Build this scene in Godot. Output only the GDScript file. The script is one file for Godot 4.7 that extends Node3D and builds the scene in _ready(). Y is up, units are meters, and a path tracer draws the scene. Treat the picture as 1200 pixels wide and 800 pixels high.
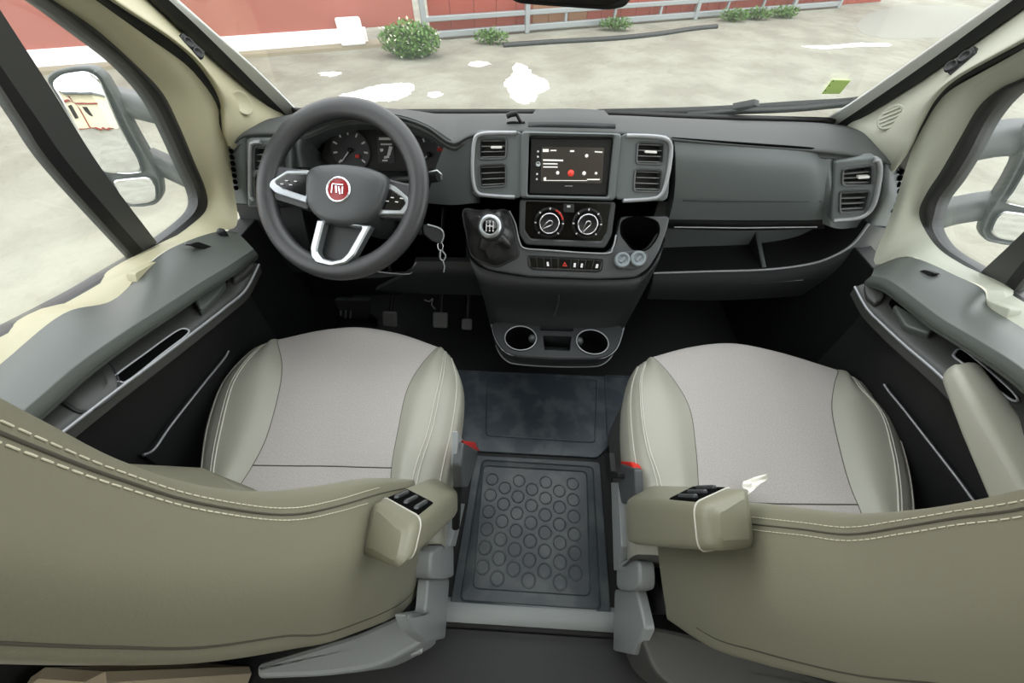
extends Node3D
func _ready():
	set_camera_axes()
	# ---- camera
	var cam := Camera3D.new()
	cam.name = "camera"
	add_child(cam)
	cam.transform = Transform3D(Basis(RR, UU, -FF), CC)
	cam.fov = rad_to_deg(2.0 * atan(400.0 / 441.2))
	cam.near = 0.01
	cam.far = 200.0
	cam.current = true
	# ---- sky: a bright overcast day
	var we := WorldEnvironment.new()
	we.name = "environment"
	add_child(we)
	var env := Environment.new()
	env.tonemap_mode = Environment.TONE_MAPPER_LINEAR
	env.tonemap_exposure = 1.0
	env.background_mode = Environment.BG_SKY
	env.sdfgi_enabled = true
	env.ssao_enabled = true
	env.ssil_enabled = true
	var sm := ProceduralSkyMaterial.new()
	sm.sky_top_color = Color(0.965, 0.98, 0.99)
	sm.sky_horizon_color = Color(0.975, 0.975, 0.955)
	sm.ground_bottom_color = Color(0.5, 0.49, 0.45)
	sm.ground_horizon_color = Color(0.75, 0.74, 0.7)
	sm.sky_energy_multiplier = 1.8
	sm.ground_energy_multiplier = 1.0
	var sky := Sky.new()
	sky.sky_material = sm
	env.sky = sky
	we.environment = env
	# ---- soft light: an added skylight and added ceiling panels, all out of view
	make_materials()
	cab_shell()
	added_fill_panels()
	yard()
	windscreen()
	for s in [-1, 1]: pillar(s)
	door_left()
	door_right()
	floor_and_mats()
	dashboard()
	console()
	steering_wheel()
	pedals()
	seat_left()
	seat_right()
	mirrors()
	small_things()
	step_box()

func mat(called: String, c: Color, rough: float, bump := "", bscale := 1.0, size := 8.0, metal := 0.0) -> StandardMaterial3D:
	var m := StandardMaterial3D.new()
	m.resource_name = called
	m.albedo_color = c
	m.roughness = rough
	m.metallic = metal
	if bump != "":
		m.uv1_triplanar = true
		m.uv1_world_triplanar = true
		m.uv1_scale = Vector3.ONE * size
		m.normal_enabled = true
		m.normal_texture = TEX[bump]
		m.normal_scale = bscale
	M[called] = m
	return m
func noise(called: String, type: int, freq: float, oct: int, normal: bool, strength := 4.0, ramp: Gradient = null, sz := 512, sd := 1):
	var n := FastNoiseLite.new()
	n.noise_type = type
	n.frequency = freq
	n.seed = sd
	n.fractal_octaves = oct
	if type == FastNoiseLite.TYPE_CELLULAR:
		n.fractal_type = FastNoiseLite.FRACTAL_NONE
		n.cellular_return_type = FastNoiseLite.RETURN_DISTANCE2_SUB
	var t := NoiseTexture2D.new()
	t.width = sz
	t.height = sz
	t.seamless = true
	t.noise = n
	t.as_normal_map = normal
	t.bump_strength = strength
	if ramp: t.color_ramp = ramp
	TEX[called] = t
func ramp2(a: Color, b: Color, lo := 0.3, hi := 0.7) -> Gradient:
	var g := Gradient.new()
	g.offsets = PackedFloat32Array([lo, hi])
	g.colors = PackedColorArray([a, b])
	return g
func tinted(m: StandardMaterial3D, tex: String):
	m.albedo_texture = TEX[tex]

func make_materials():
	noise("grain", FastNoiseLite.TYPE_CELLULAR, 0.09, 1, true, 3.0)
	noise("fine", FastNoiseLite.TYPE_SIMPLEX, 0.2, 2, true, 2.5)
	noise("soft", FastNoiseLite.TYPE_SIMPLEX, 0.02, 3, true, 6.0)
	noise("weave", FastNoiseLite.TYPE_SIMPLEX, 0.11, 4, true, 3.0)
	noise("weave_tone", FastNoiseLite.TYPE_SIMPLEX, 0.03, 5, false, 1.0, ramp2(Color(0.93, 0.93, 0.935), Color(1, 1, 1), 0.3, 0.7))
	noise("smudge", FastNoiseLite.TYPE_SIMPLEX, 0.012, 5, false, 1.0, ramp2(Color(0.78, 0.8, 0.84), Color(1, 1, 1), 0.4, 0.75), 512, 4)
	noise("concrete", FastNoiseLite.TYPE_SIMPLEX, 0.008, 6, false, 1.0, ramp2(Color(0.9, 0.89, 0.87), Color(1, 1, 0.985), 0.25, 0.7), 1024, 9)
	noise("rough_ground", FastNoiseLite.TYPE_SIMPLEX, 0.03, 6, true, 8.0, null, 1024, 3)
	mat("leather", Color(0.50, 0.493, 0.422), 0.42, "grain", 0.16, 9.0)  # darker copy of the cushion leather, for shade on the backrests
	mat("leather_lit", Color(0.60, 0.60, 0.55), 0.4, "grain", 0.14, 9.0)  # the same leather in its lit tone
	mat("leather_groove", Color(0.3, 0.29, 0.25), 0.6)
	mat("thread", Color(0.86, 0.85, 0.76), 0.7)
	mat("piping", Color(0.76, 0.755, 0.71), 0.5)
	var f := mat("fabric", Color(0.68, 0.665, 0.645), 0.95, "weave", 0.2, 16.0)
	tinted(f, "weave_tone")
	f.rim_enabled = true
	f.rim = 0.3
	mat("dash", Color(0.37, 0.395, 0.395), 0.45, "fine", 0.22, 14.0)
	mat("dash_top", Color(0.30, 0.31, 0.305), 0.62, "fine", 0.22, 14.0).metallic_specular = 0.3
	mat("dash_dark", Color(0.15, 0.16, 0.165), 0.5, "fine", 0.2, 14.0)
	mat("dash_trim", Color(0.27, 0.28, 0.285), 0.38, "fine", 0.15, 14.0)
	mat("black", Color(0.045, 0.05, 0.05), 0.55)
	mat("void", Color(0.02, 0.022, 0.022), 0.85).metallic_specular = 0.15
	mat("gloss_black", Color(0.03, 0.028, 0.028), 0.12)
	mat("silver", Color(0.72, 0.74, 0.75), 0.28, "", 1, 1, 0.85)
	mat("silver_paint", Color(0.62, 0.63, 0.64), 0.35, "", 1, 1, 0.35)
	mat("chrome", Color(0.9, 0.9, 0.92), 0.1, "", 1, 1, 1.0)
	mat("wheel_leather", Color(0.2, 0.205, 0.21), 0.4, "grain", 0.12, 14.0)
	mat("hub", Color(0.235, 0.245, 0.25), 0.42, "fine", 0.15, 14.0)
	mat("door_grey", Color(0.315, 0.335, 0.318), 0.42, "fine", 0.2, 14.0)
	mat("door_dark", Color(0.235, 0.24, 0.23), 0.45, "fine", 0.2, 14.0)
	mat("door_black", Color(0.12, 0.125, 0.125), 0.5, "fine", 0.2, 14.0)
	mat("beige", Color(0.685, 0.67, 0.555), 0.5, "fine", 0.15, 14.0)
	mat("pillar_grey", Color(0.66, 0.67, 0.61), 0.5, "fine", 0.15, 14.0)
	mat("rubber", Color(0.06, 0.062, 0.06), 0.5)
	mat("seal", Color(0.13, 0.135, 0.13), 0.45)
	var fm := mat("mat_rubber", Color(0.31, 0.335, 0.34), 0.36, "fine", 0.06, 1.3)
	tinted(fm, "smudge")
	mat("mat_sheen", Color(0.36, 0.39, 0.41), 0.33, "fine", 0.06, 1.3).albedo_texture = TEX["smudge"]  # paler bluish colour stands in for the windscreen sheen on the mat
	mat("vinyl_floor", Color(0.12, 0.128, 0.135), 0.4, "fine", 0.2, 10.0)
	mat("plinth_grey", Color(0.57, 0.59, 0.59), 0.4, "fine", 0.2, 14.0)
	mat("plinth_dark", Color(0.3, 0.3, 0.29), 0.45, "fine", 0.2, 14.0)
	mat("slat", Color(0.5, 0.51, 0.5), 0.4)
	mat("ceramic", Color(0.8, 0.81, 0.8), 0.4)
	mat("pedal", Color(0.42, 0.43, 0.43), 0.5)
	mat("boot_leather", Color(0.17, 0.17, 0.168), 0.36, "grain", 0.15, 14.0)
	mat("white", Color(0.9, 0.9, 0.88), 0.5)
	mat("paper", Color(0.95, 0.94, 0.9), 0.8)
	mat("red", Color(0.8, 0.16, 0.12), 0.35)
	mat("red_deep", Color(0.55, 0.05, 0.06), 0.25)
	mat("glyph", Color(0.88, 0.88, 0.88), 0.5)
	mat("glyph_red", Color(0.8, 0.2, 0.15), 0.5)
	mat("socket_grey", Color(0.5, 0.535, 0.55), 0.3)
	mat("headliner", Color(0.86, 0.85, 0.82), 0.8)
	mat("furniture", Color(0.82, 0.76, 0.65), 0.5)
	var g := mat("yard", Color(0.55, 0.545, 0.495), 0.9, "rough_ground", 0.35, 0.09)
	tinted(g, "concrete")
	mat("lime", Color(0.87, 0.87, 0.83), 0.9)  # white that stands in for sky reflected in puddles
	mat("stain", Color(0.53, 0.53, 0.49), 0.9, "rough_ground", 0.4, 0.5)
	mat("red_wall", Color(0.595, 0.335, 0.285), 0.5, "soft", 0.08, 0.3)
	mat("wall_white", Color(0.93, 0.93, 0.92), 0.7)
	mat("kerb", Color(0.55, 0.51, 0.43), 0.9, "rough_ground", 0.5, 2.0)
	mat("galvanised", Color(0.58, 0.6, 0.6), 0.45, "", 1, 1, 0.4)
	mat("board", Color(0.56, 0.26, 0.2), 0.8, "weave", 0.5, 2.0)
	mat("board_brown", Color(0.55, 0.4, 0.29), 0.85, "weave", 0.5, 2.0)
	mat("leaf", Color(0.33, 0.46, 0.2), 0.7).backlight_enabled = true
	M["leaf"].backlight = Color(0.15, 0.2, 0.06)
	mat("blossom", Color(0.92, 0.92, 0.82), 0.8)
	mat("stem", Color(0.33, 0.3, 0.16), 0.9)
	mat("cream_wall", Color(0.93, 0.9, 0.76), 0.8)
	mat("red_gutter", Color(0.6, 0.18, 0.14), 0.5)
	mat("dark_glass", Color(0.08, 0.09, 0.09), 0.08)
	mat("mirror", Color(0.93, 0.94, 0.95), 0.015, "", 1, 1, 1.0)
	mat("mirror_case", Color(0.36, 0.375, 0.37), 0.5, "fine", 0.2, 14.0)
	var gl := mat("glass", Color(0.9, 0.96, 0.93, 0.05), 0.0)
	gl.transparency = BaseMaterial3D.TRANSPARENCY_ALPHA
	var st := mat("sticker", Color(0.86, 0.92, 0.68), 0.6)
	st.backlight_enabled = true
	st.backlight = Color(0.6, 0.66, 0.42)
	var lamp := mat("fill_face", Color(1, 0.98, 0.94), 0.6)
	lamp.emission_enabled = true
	lamp.emission = Color(1, 0.97, 0.92)
	lamp.emission_energy_multiplier = 0.8

# ---------------------------------------------------------------- the shell of the vehicle
func slab(called: String, m: Material, a: Vector3, b: Vector3, parent: Node = null) -> MeshInstance3D:
	var st := mb()
	bx(st, (a + b) / 2, (b - a).abs(), 0.002)
	var o := put(st, called, m, parent)
	if parent == null: o.set_meta("kind", "structure")
	return o
func cab_shell():
	slab("floor_cab", M.black, Vector3(-0.86, -0.08, -1.4), Vector3(0.86, -0.012, -0.05))
	slab("floor_living", M.vinyl_floor, Vector3(-1.05, -0.14, -0.05), Vector3(1.05, -0.045, 3.0))
	slab("wall_front", M.void, Vector3(-0.95, -0.1, -1.45), Vector3(0.95, 0.56, -1.40))
	slab("wall_rear", M.headliner, Vector3(-1.1, -0.14, 3.0), Vector3(1.1, 2.05, 3.05))
	for s in [-1, 1]:
		var side := "left" if s < 0 else "right"
		# side wall of the living area, with a window opening
		slab("wall_" + side + "_low", M.headliner, Vector3(s * 1.05, -0.14, 0.3), Vector3(s * 1.1, 0.85, 3.0))
		slab("wall_" + side + "_high", M.headliner, Vector3(s * 1.05, 1.5, 0.3), Vector3(s * 1.1, 2.0, 3.0))
		slab("wall_" + side + "_back", M.headliner, Vector3(s * 1.05, 0.85, 1.9), Vector3(s * 1.1, 1.5, 3.0))
		slab("wall_" + side + "_post", M.headliner, Vector3(s * 0.84, -0.14, 0.24), Vector3(s * 1.1, 2.0, 0.32))
		slab("window_" + ("4" if s < 0 else "5"), M.glass, Vector3(s * 1.07, 0.85, 0.32), Vector3(s * 1.075, 1.5, 1.9))
		slab("wall_" + side + "_sill", M.headliner, Vector3(s * 0.84, -0.14, -0.12), Vector3(s * 0.9, 0.6, 0.3))
		slab("wall_" + side + "_cab_top", M.headliner, Vector3(s * 0.74, 1.42, -0.62), Vector3(s * 0.80, 1.98, 0.3))
		slab("wall_" + side + "_front_low", M.black, Vector3(s * 0.83, -0.1, -1.42), Vector3(s * 0.88, 0.56, -0.62))
		slab("wall_" + side + "_front_high", M.black, Vector3(s * 0.83, 0.56, -1.17), Vector3(s * 0.88, 0.72, -0.93))
	# ceiling round an unseen skylight, added to let light into the cab
	slab("ceiling_front", M.headliner, Vector3(-1.1, 1.95, -0.62), Vector3(1.1, 2.0, -0.35))
	slab("ceiling_rear", M.headliner, Vector3(-1.1, 1.95, 0.2), Vector3(1.1, 2.0, 3.05))
	for s in [-1, 1]:
		slab("ceiling_" + ("left" if s < 0 else "right"), M.headliner, Vector3(s * 0.34, 1.95, -0.35), Vector3(s * 1.1, 2.0, 0.2))
	slab("window_6", M.glass, Vector3(-0.36, 1.985, -0.37), Vector3(0.36, 1.995, 0.22))  # pane of the added skylight
	slab("trim_9", M.headliner, Vector3(-0.8, 1.5, -0.68), Vector3(0.8, 2.0, -0.62))
func added_fill_panels():  # unseen panels added as fill light for the cab
	for z in [1.0]:
		for x in [-0.55, 0.55]:
			var t := thing("fill_panel", Vector3(x, 1.95, z), "unseen ceiling light panel added to brighten the cab, %s of the pair behind the seats" % ("left" if x < 0 else "right"), "lamp")
			var st := mb()
			bx(st, Vector3(x, 1.942, z), Vector3(0.34, 0.014, 0.34), 0.004)
			put(st, "fill_frame", M.white, t)
			st = mb()
			bx(st, Vector3(x, 1.933, z), Vector3(0.3, 0.006, 0.3), 0.002)
			put(st, "fill_diffuser", M.fill_face, t)
			var l := AreaLight3D.new()
			l.name = "fill_light"
			t.add_child(l, true)
			l.position = Vector3(0, -0.025, 0)
			l.rotation.x = -PI / 2
			l.area_size = Vector2(0.3, 0.3)
			l.light_energy = 0.25
			l.light_color = Color(1, 0.97, 0.92)
			l.shadow_enabled = true
			l.set("area_range", 6.0)

# ---------------------------------------------------------------- the yard outside
const GY := -0.75
func along(s: float, y: float, out := 0.0) -> Vector3:
	return Vector3(-7.912 + 0.9176 * s + 0.3973 * out, GY + y, -6.918 - 0.3973 * s + 0.9176 * out)
func wall_box(st: SurfaceTool, s0: float, s1: float, y0: float, y1: float, o0: float, o1: float, c := 0.01):
	var mid := along((s0 + s1) / 2, (y0 + y1) / 2, (o0 + o1) / 2)
	box(st, Transform3D(Basis(Vector3(0.9176, 0, -0.3973), Vector3.UP, Vector3(0.3973, 0, 0.9176)), mid), Vector3(s1 - s0, y1 - y0, absf(o1 - o0)), c)
func blot(pts: Array, sd: int, amp: float) -> Array:
	var rng := RandomNumberGenerator.new()
	rng.seed = sd
	var o := spline(pts, 7, true)
	for i in o.size(): o[i] += Vector3(rng.randf_range(-amp, amp), 0, rng.randf_range(-amp, amp) * 1.5)
	return o
func leaves(called: String, parent: Node3D, n: int, c: Vector3, r: Vector3, leaf: float, m: Material, sd: int):
	var rng := RandomNumberGenerator.new()
	rng.seed = sd
	var st := mb()
	quad(st, Vector3(0, 0, 0), Vector3(leaf * 0.35, leaf * 0.1, leaf * 0.5), Vector3(0, 0, leaf), Vector3(-leaf * 0.35, leaf * 0.1, leaf * 0.5))
	st.generate_normals()
	var mm := MultiMesh.new()
	mm.transform_format = MultiMesh.TRANSFORM_3D
	mm.mesh = st.commit()
	mm.instance_count = n
	for i in n:
		var d := Vector3(rng.randfn(), rng.randfn(), rng.randfn()).normalized() * pow(rng.randf(), 0.45)
		var p := c + d * r
		p.y = maxf(p.y, GY + 0.01)
		mm.set_instance_transform(i, Transform3D(Basis.from_euler(Vector3(rng.randf_range(-1.3, 0.5), rng.randf() * TAU, rng.randf_range(-0.6, 0.6))).scaled(Vector3.ONE * rng.randf_range(0.6, 1.3)), p - parent.position))
	var o := MultiMeshInstance3D.new()
	o.multimesh = mm
	o.name = numbered(called, parent)
	o.material_override = m
	o.set_meta("kind", "stuff")
	parent.add_child(o, true)
func plant(called: String, at: Vector3, r: Vector3, n: int, leaf: float, label: String, cat: String, group: String, sd: int, flowers := 0):
	var t := thing(called, Vector3(at.x, GY, at.z), label, cat, group)
	var rng := RandomNumberGenerator.new()
	rng.seed = sd
	var st := mb()
	for i in 9:
		var a := rng.randf() * TAU
		var e := Vector3(at.x + cos(a) * r.x * 0.7, GY + r.y * rng.randf_range(0.8, 1.6), at.z + sin(a) * r.z * 0.7)
		tube(st, [Vector3(at.x + cos(a) * 0.05, GY, at.z + sin(a) * 0.05), (e + at) / 2 + Vector3(0, r.y * 0.3, 0), e], [0.012, 0.008, 0.003], 5)
	put(st, "stem", M.stem, t)
	leaves("foliage", t, n, Vector3(at.x, GY + r.y * 0.85, at.z), r, leaf, M.leaf, sd + 1)
	if flowers: leaves("flowers", t, flowers, Vector3(at.x, GY + r.y * 0.95, at.z), r * 1.03, leaf * 0.8, M.blossom, sd + 2)
func yard():
	var st := mb()
	bx(st, Vector3(0, GY - 0.15, 0), Vector3(90, 0.3, 90), 0.01)
	put(st, "ground", M.yard).set_meta("kind", "structure")
	# puddle sky reflections painted as white patches and darker stains on the concrete
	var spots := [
		[[604, 74, 617, 78, 626, 88, 641, 94, 642, 104, 630, 110, 627, 118, 611, 121, 600, 115, 595, 106, 592, 96, 600, 86], "white", "painted white sky reflection of a puddle on the concrete straight ahead of the radio"],
		[[438, 101, 460, 98, 482, 98, 483, 107, 470, 115, 452, 119, 420, 116, 398, 112, 418, 106], "white", "long painted sky reflection of a puddle on the concrete beyond the steering wheel"],
		[[504, 108, 514, 107, 518, 111, 510, 114, 503, 112], "white", "small round painted puddle reflection on the concrete between the two large pale patches"],
		[[374, 85, 392, 84, 401, 86, 388, 89, 376, 88], "white", "thin pale painted puddle reflection on the concrete nearest the red wall"],
		[[551, 73, 565, 72, 575, 75, 562, 78, 550, 77], "white", "small pale painted puddle reflection on the concrete in front of the metal gate"],
		[[940, 54, 970, 53, 1005, 50, 1040, 51, 1040, 54, 1000, 55, 965, 57], "white", "long thin painted puddle reflection on the concrete at the far right of the yard"],
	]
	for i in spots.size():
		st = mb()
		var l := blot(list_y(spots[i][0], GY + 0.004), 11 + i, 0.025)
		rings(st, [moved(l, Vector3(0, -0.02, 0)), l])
		tag(put(st, "puddle_glare", M.lime), spots[i][2], "patch", "pale patches on the concrete")
	st = mb()
	var l2 := blot(list_y([1020, 42, 1005, 28, 1030, 12, 1090, 6, 1150, 14, 1130, 38, 1080, 45], GY + 0.003), 31, 0.03)
	rings(st, [moved(l2, Vector3(0, -0.02, 0)), l2])
	tag(put(st, "damp_patch", M.stain), "broad grey worn patch of concrete at the right edge of the yard", "patch")
	# red sheet wall on a white plinth
	st = mb()
	wall_box(st, -14, 6.0, 0.25, 3.4, -0.12, 0.0)
	var w := put(st, "wall_yard", M.red_wall)
	w.set_meta("kind", "structure")
	st = mb()
	wall_box(st, -14, 5.05, 0.02, 0.27, -0.1, 0.05)
	put(st, "plinth", M.wall_white, w)
	st = mb()
	wall_box(st, -14, 6.1, -0.05, 0.06, -0.1, 0.28)
	put(st, "kerb_strip", M.kerb, w)
	st = mb()
	wall_box(st, 4.55, 4.98, 0.062, 0.44, 0.065, 0.3, 0.02)
	tag(put(st, "white_box", M.wall_white), "plain white box standing at the end of the white plinth under the red wall", "box")
	# metal gate with timber boards behind
	var t := thing("metal_gate", along(6.2, 0), "long grey metal gate of two rails with red boards behind", "gate")
	for s in [6.15, 8.3, 12.6, 15.6, 17.2]:
		st = mb()
		wall_box(st, s - 0.05, s + 0.05, 0.0, 2.2 if s < 9 else 1.3, 0.05, 0.14)
		put(st, "post", M.galvanised, t)
	for y in [0.04, 0.29]:
		st = mb()
		wall_box(st, 6.15, 17.2, y, y + (0.1 if y < 0.2 else 0.08), 0.02, 0.12)
		put(st, "rail", M.galvanised, t)
	for s in [9.2, 10.4, 11.6, 13.5, 14.6]:
		st = mb()
		wall_box(st, s - 0.03, s + 0.03, 0.13, 0.3, 0.04, 0.1)
		put(st, "strut", M.galvanised, t)
	var rng := RandomNumberGenerator.new()
	rng.seed = 5
	var s0 := 6.3
	while s0 < 19.0:
		var wd := rng.randf_range(0.34, 0.5)
		st = mb()
		wall_box(st, s0, s0 + wd - 0.006, 0.02, 2.6 + rng.randf() * 0.2, -0.14 - rng.randf() * 0.02, -0.1)
		put(st, "board", M.board_brown if s0 > 8.2 and s0 < 9.6 else M.board, t)
		s0 += wd
	# plants
	var b := on_y(484, 66, GY)
	plant("bush", b, Vector3(0.55, 0.26, 0.35), 2200, 0.07, "leafy green bush with small pale flowers between the red wall and the gate", "bush", "", 3, 160)
	var wp := [[570, 47, "left gate post"], [712, 32, "middle of the gate"], [848, 22, "far half of the gate"], [876, 20, "last gap of the gate"], [905, 18, "last gate post"]]
	for i in wp.size():
		plant("weed", on_y(wp[i][0], wp[i][1], GY) + Vector3(0.12, 0, 0.3), Vector3(0.36, 0.12, 0.16), 500, 0.06, "low green weeds at the foot of the gate, by the " + wp[i][2], "weeds", "weeds along the gate", 40 + 5 * i)
	st = mb()
	tube(st, spline(list_y([590, 53, 650, 49, 720, 45, 770, 40, 810, 34, 840, 31], GY + 0.03), 8), 0.045, 8)
	tag(put(st, "hose", M.seal), "thick dark hose lying on the ground in front of the gate", "hose")
	# building behind the vehicle, seen in the left mirror
	var bz := 13.0
	var bl := thing("building", Vector3(-7.6, GY, bz), "cream building with red pipes seen in the left door mirror", "building")
	st = mb()
	bx(st, Vector3(-7.6, GY + 1.15, bz + 2.5), Vector3(6, 2.3, 5.0), 0.02)
	put(st, "wall", M.cream_wall, bl)
	st = mb()
	bx(st, Vector3(-7.6, GY + 2.36, bz + 2.4), Vector3(6.4, 0.14, 5.6), 0.02)
	put(st, "roof", M.mirror_case, bl)
	for y in [0.1, 1.75]:
		st = mb()
		bx(st, Vector3(-7.6, GY + y, bz - 0.06), Vector3(6.1, 0.1, 0.1), 0.02)
		put(st, "pipe", M.red_gutter, bl)
	for x in [-9.8, -7.9, -6.2]:
		st = mb()
		bx(st, Vector3(x, GY + 1.1, bz - 0.06), Vector3(0.08, 2.2, 0.08), 0.01)
		put(st, "downpipe", M.red_gutter, bl)
	for x in [-7.3, -6.8, -5.6]:
		st = mb()
		bx(st, Vector3(x, GY + 1.25, bz - 0.02), Vector3(0.32, 0.6, 0.05), 0.01)
		put(st, "window", M.dark_glass, bl)
# ---------------------------------------------------------------- windscreen and pillars
const WP := Vector3(0, 0.78, -1.15)
const WN := Vector3(0, -0.625, 0.781)
func windscreen():
	var a := list_p([345, 131, 400, 133, 500, 133, 600, 133, 700, 134, 800, 138, 900, 141, 975, 143], WP, WN)
	var st := mb()
	var lo: Array = a
	var pl := list_p([346, 128, 300, 83, 207, 2, 90, -100], WP, WN)
	var pr := list_p([975, 140, 1000, 121, 1172, 2, 1300, -90], WP, WN)
	var loop := [pl[3], pl[2], pl[1], pl[0], pr[0], pr[1], pr[2], pr[3]]
	rings(st, [moved(loop, WN * -0.006), loop])
	var w := put(st, "window_1", M.glass)
	w.set_meta("kind", "structure")
	# black lower seal and cowl
	st = mb()
	var path := spline(lo, 5)
	sweep(st, path, [Vector2(-0.016, -0.004), Vector2(0.014, -0.004), Vector2(0.012, 0.008), Vector2(-0.014, 0.008)], WN)
	put(st, "seal", M.rubber, w)
	st = mb()
	grid(st, [moved(path, Vector3(0, -0.012, -0.008)), moved(path, Vector3(0, -0.07, -0.08)), moved(path, Vector3(0, -0.3, -0.26))])
	put(st, "cowl", M.dash_dark, w)
	# pale ceramic edge strip and rubber down each side
	for s in [-1, 1]:
		var e1 := list_p([356, 142, 346, 128, 300, 82, 250, 38, 207, 0, 150, -50, 90, -102] if s < 0 else [950, 153, 968, 140, 1000, 120, 1050, 85, 1100, 50, 1172, 0, 1300, -90], WP - WN * 0.004, WN)
		var e2 := list_p([345, 146, 334, 133, 298, 97, 247, 46, 198, 0, 141, -50, 80, -104] if s < 0 else [968, 155, 985, 143, 1006, 129, 1060, 92, 1112, 55, 1187, 0, 1316, -92], WP + WN * 0.004, WN)
		var e3 := list_p([338, 152, 330, 140, 291, 106, 230, 54, 172, 0, 120, -45, 60, -100] if s < 0 else [984, 158, 998, 146, 1022, 131, 1080, 95, 1140, 53, 1215, 0, 1340, -90], WP + WN * 0.012, WN)
		st = mb()
		shell(st, [spline(e1, 5), spline(e2, 5)], WN * -0.004, s > 0)
		put(st, "edge_strip", M.ceramic, w)
		var m := []
		for i in e2.size(): m.append((e2[i] + e3[i]) / 2 + WN * 0.012)
		st = mb()
		shell(st, patch([e2, m, e3], 26, 7), WN * -0.015, s > 0)
		put(st, "side_seal", M.seal, w)

func door_pt(u: float, v: float, s: float, ins: float) -> Vector3:
	return on_plane(u, v, Vector3(s * (0.88 - ins), 0.62, 0), Vector3(-s, -0.22, 0))
func door_list(a: Array, s: float, ins: float) -> Array:
	var o := []
	for i in range(0, a.size(), 2): o.append(door_pt(a[i], a[i + 1], s, ins))
	return o

func pillar(s: int):
	var t: Node3D = tag(Node3D.new(), "", "", "", "structure")
	t.name = "trim_1" if s < 0 else "trim_2"
	add_child(t)
	var e3 := list_p([333, 139, 291, 108, 230, 55, 172, 1, 120, -44, 60, -98] if s < 0 else [994, 147, 1022, 132, 1080, 96, 1140, 54, 1215, 1, 1340, -88], WP + WN * 0.02, WN)
	var gp := door_list([270, 158, 264, 120, 240, 80, 205, 47, 135, 0, 60, -55] if s < 0 else [1056, 178, 1070, 150, 1090, 117, 1120, 90, 1200, 45, 1300, -15], s, 0.075)
	e3.push_front(e3[0] + Vector3(s * 0.02, -0.06, -0.02))
	gp.push_front(gp[0] + Vector3(s * 0.035, -0.08, -0.03))
	var mid := []
	for i in 7: mid.append((e3[i] * 0.5 + gp[i] * 0.5) + Vector3(-s * 0.012, 0, 0.018))
	var under := []
	for i in 7: under.append(e3[i] * 1.12 - gp[i] * 0.12 - WN * 0.02)
	var st := mb()
	var wrap := []
	for i in 7: wrap.append(gp[i] + Vector3(s * 0.03, 0, -0.014))
	var skin := patch([under, e3, mid, gp, wrap], 41, 29)
	shell(st, skin, Vector3(s * 0.02, 0, -0.02), s > 0)
	put(st, "pillar_cover", M.beige if s < 0 else M.pillar_grey, t)
	# dark gap between pillar and door frame
	var g2 := door_list([266, 165, 255, 122, 220, 78, 177, 46, 112, 0, 40, -52] if s < 0 else [1064, 176, 1078, 152, 1095, 124, 1118, 101, 1200, 57, 1300, 0], s, 0.055)
	g2.push_front(g2[0] + Vector3(s * 0.035, -0.08, -0.02))
	g2.push_front(g2[0] * 2.0 - g2[1])
	var gq := gp.duplicate()
	gq.push_front(gp[0] * 2.0 - gp[1])
	var ga := []
	var gz := []
	for i in 8:
		ga.append(gq[i] * 1.6 - g2[i] * 0.6 + Vector3(s * 0.05, 0, -0.02))
		gz.append(g2[i] * 1.8 - gq[i] * 0.8 + Vector3(s * 0.06, 0, -0.01))
	st = mb()
	grid(st, patch([ga, moved(gq, Vector3(s * 0.014, 0, -0.006)), moved(g2, Vector3(s * 0.012, 0, -0.004)), gz], 36, 12), false, s > 0)
	put(st, "door_seal", M.seal, t)
	# round speaker grille
	var hit := on_patch(skin, 282 if s < 0 else 1046, 121 if s < 0 else 138)
	var c: Vector3 = hit[0]
	var n: Vector3 = hit[1]
	n = (n + (CC - c).normalized() * 0.9).normalized()
	c += n * 0.004
	st = mb()
	lathe(st, facing(c, n), [Vector2(0.026, -0.01), Vector2(0.026, 0.003), Vector2(0.024, 0.0055), Vector2(0.021, 0.003), Vector2(0.0, 0.003)], 28)
	var g := put(st, "speaker_grille", M.beige if s < 0 else M.pillar_grey, t)
	if s > 0:
		for k in 4:
			st = mb()
			var xf := facing(c + n * 0.004, n)
			var d := (xf.basis.x * 0.7 + xf.basis.z * -0.7).normalized()
			var q: Vector3 = n.cross(d).normalized()
			var off := (k - 1.5) * 0.009
			var half := sqrt(0.020 * 0.020 - off * off)
			tube(st, [c + n * 0.004 + q * off - d * half, c + n * 0.004 + q * off + d * half], 0.0022, 6)
			put(st, "rib", M.pillar_grey, g)
	# black clip plate with two round sockets
	hit = on_patch(skin, 224 if s < 0 else 1127, 55 if s < 0 else 72)
	n = (hit[1] + (CC - hit[0]).normalized()).normalized()
	var pc := list_p([206, 50, 214, 38, 222, 44, 241, 61, 234, 72, 228, 71] if s < 0 else [1105, 80, 1141, 53, 1143, 60, 1150, 67, 1130, 79, 1115, 90], hit[0] + n * 0.022, n)
	st = mb()
	plate(st, pc, -n * 0.04, 0.002)
	var pl := put(st, "clip_plate", M.black, t)
	for q in ([[221, 50], [232, 62]] if s < 0 else [[1115, 77], [1131, 66]]):
		var cc := on_plane(q[0], q[1], hit[0] + n * 0.023, n)
		st = mb()
		lathe(st, facing(cc, n), [Vector2(0.0, 0.0005), Vector2(0.006, 0.001), Vector2(0.0075, 0.004), Vector2(0.009, 0.004), Vector2(0.011, -0.002)], 18)
		put(st, "socket", M.dash_dark, pl)

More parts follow.
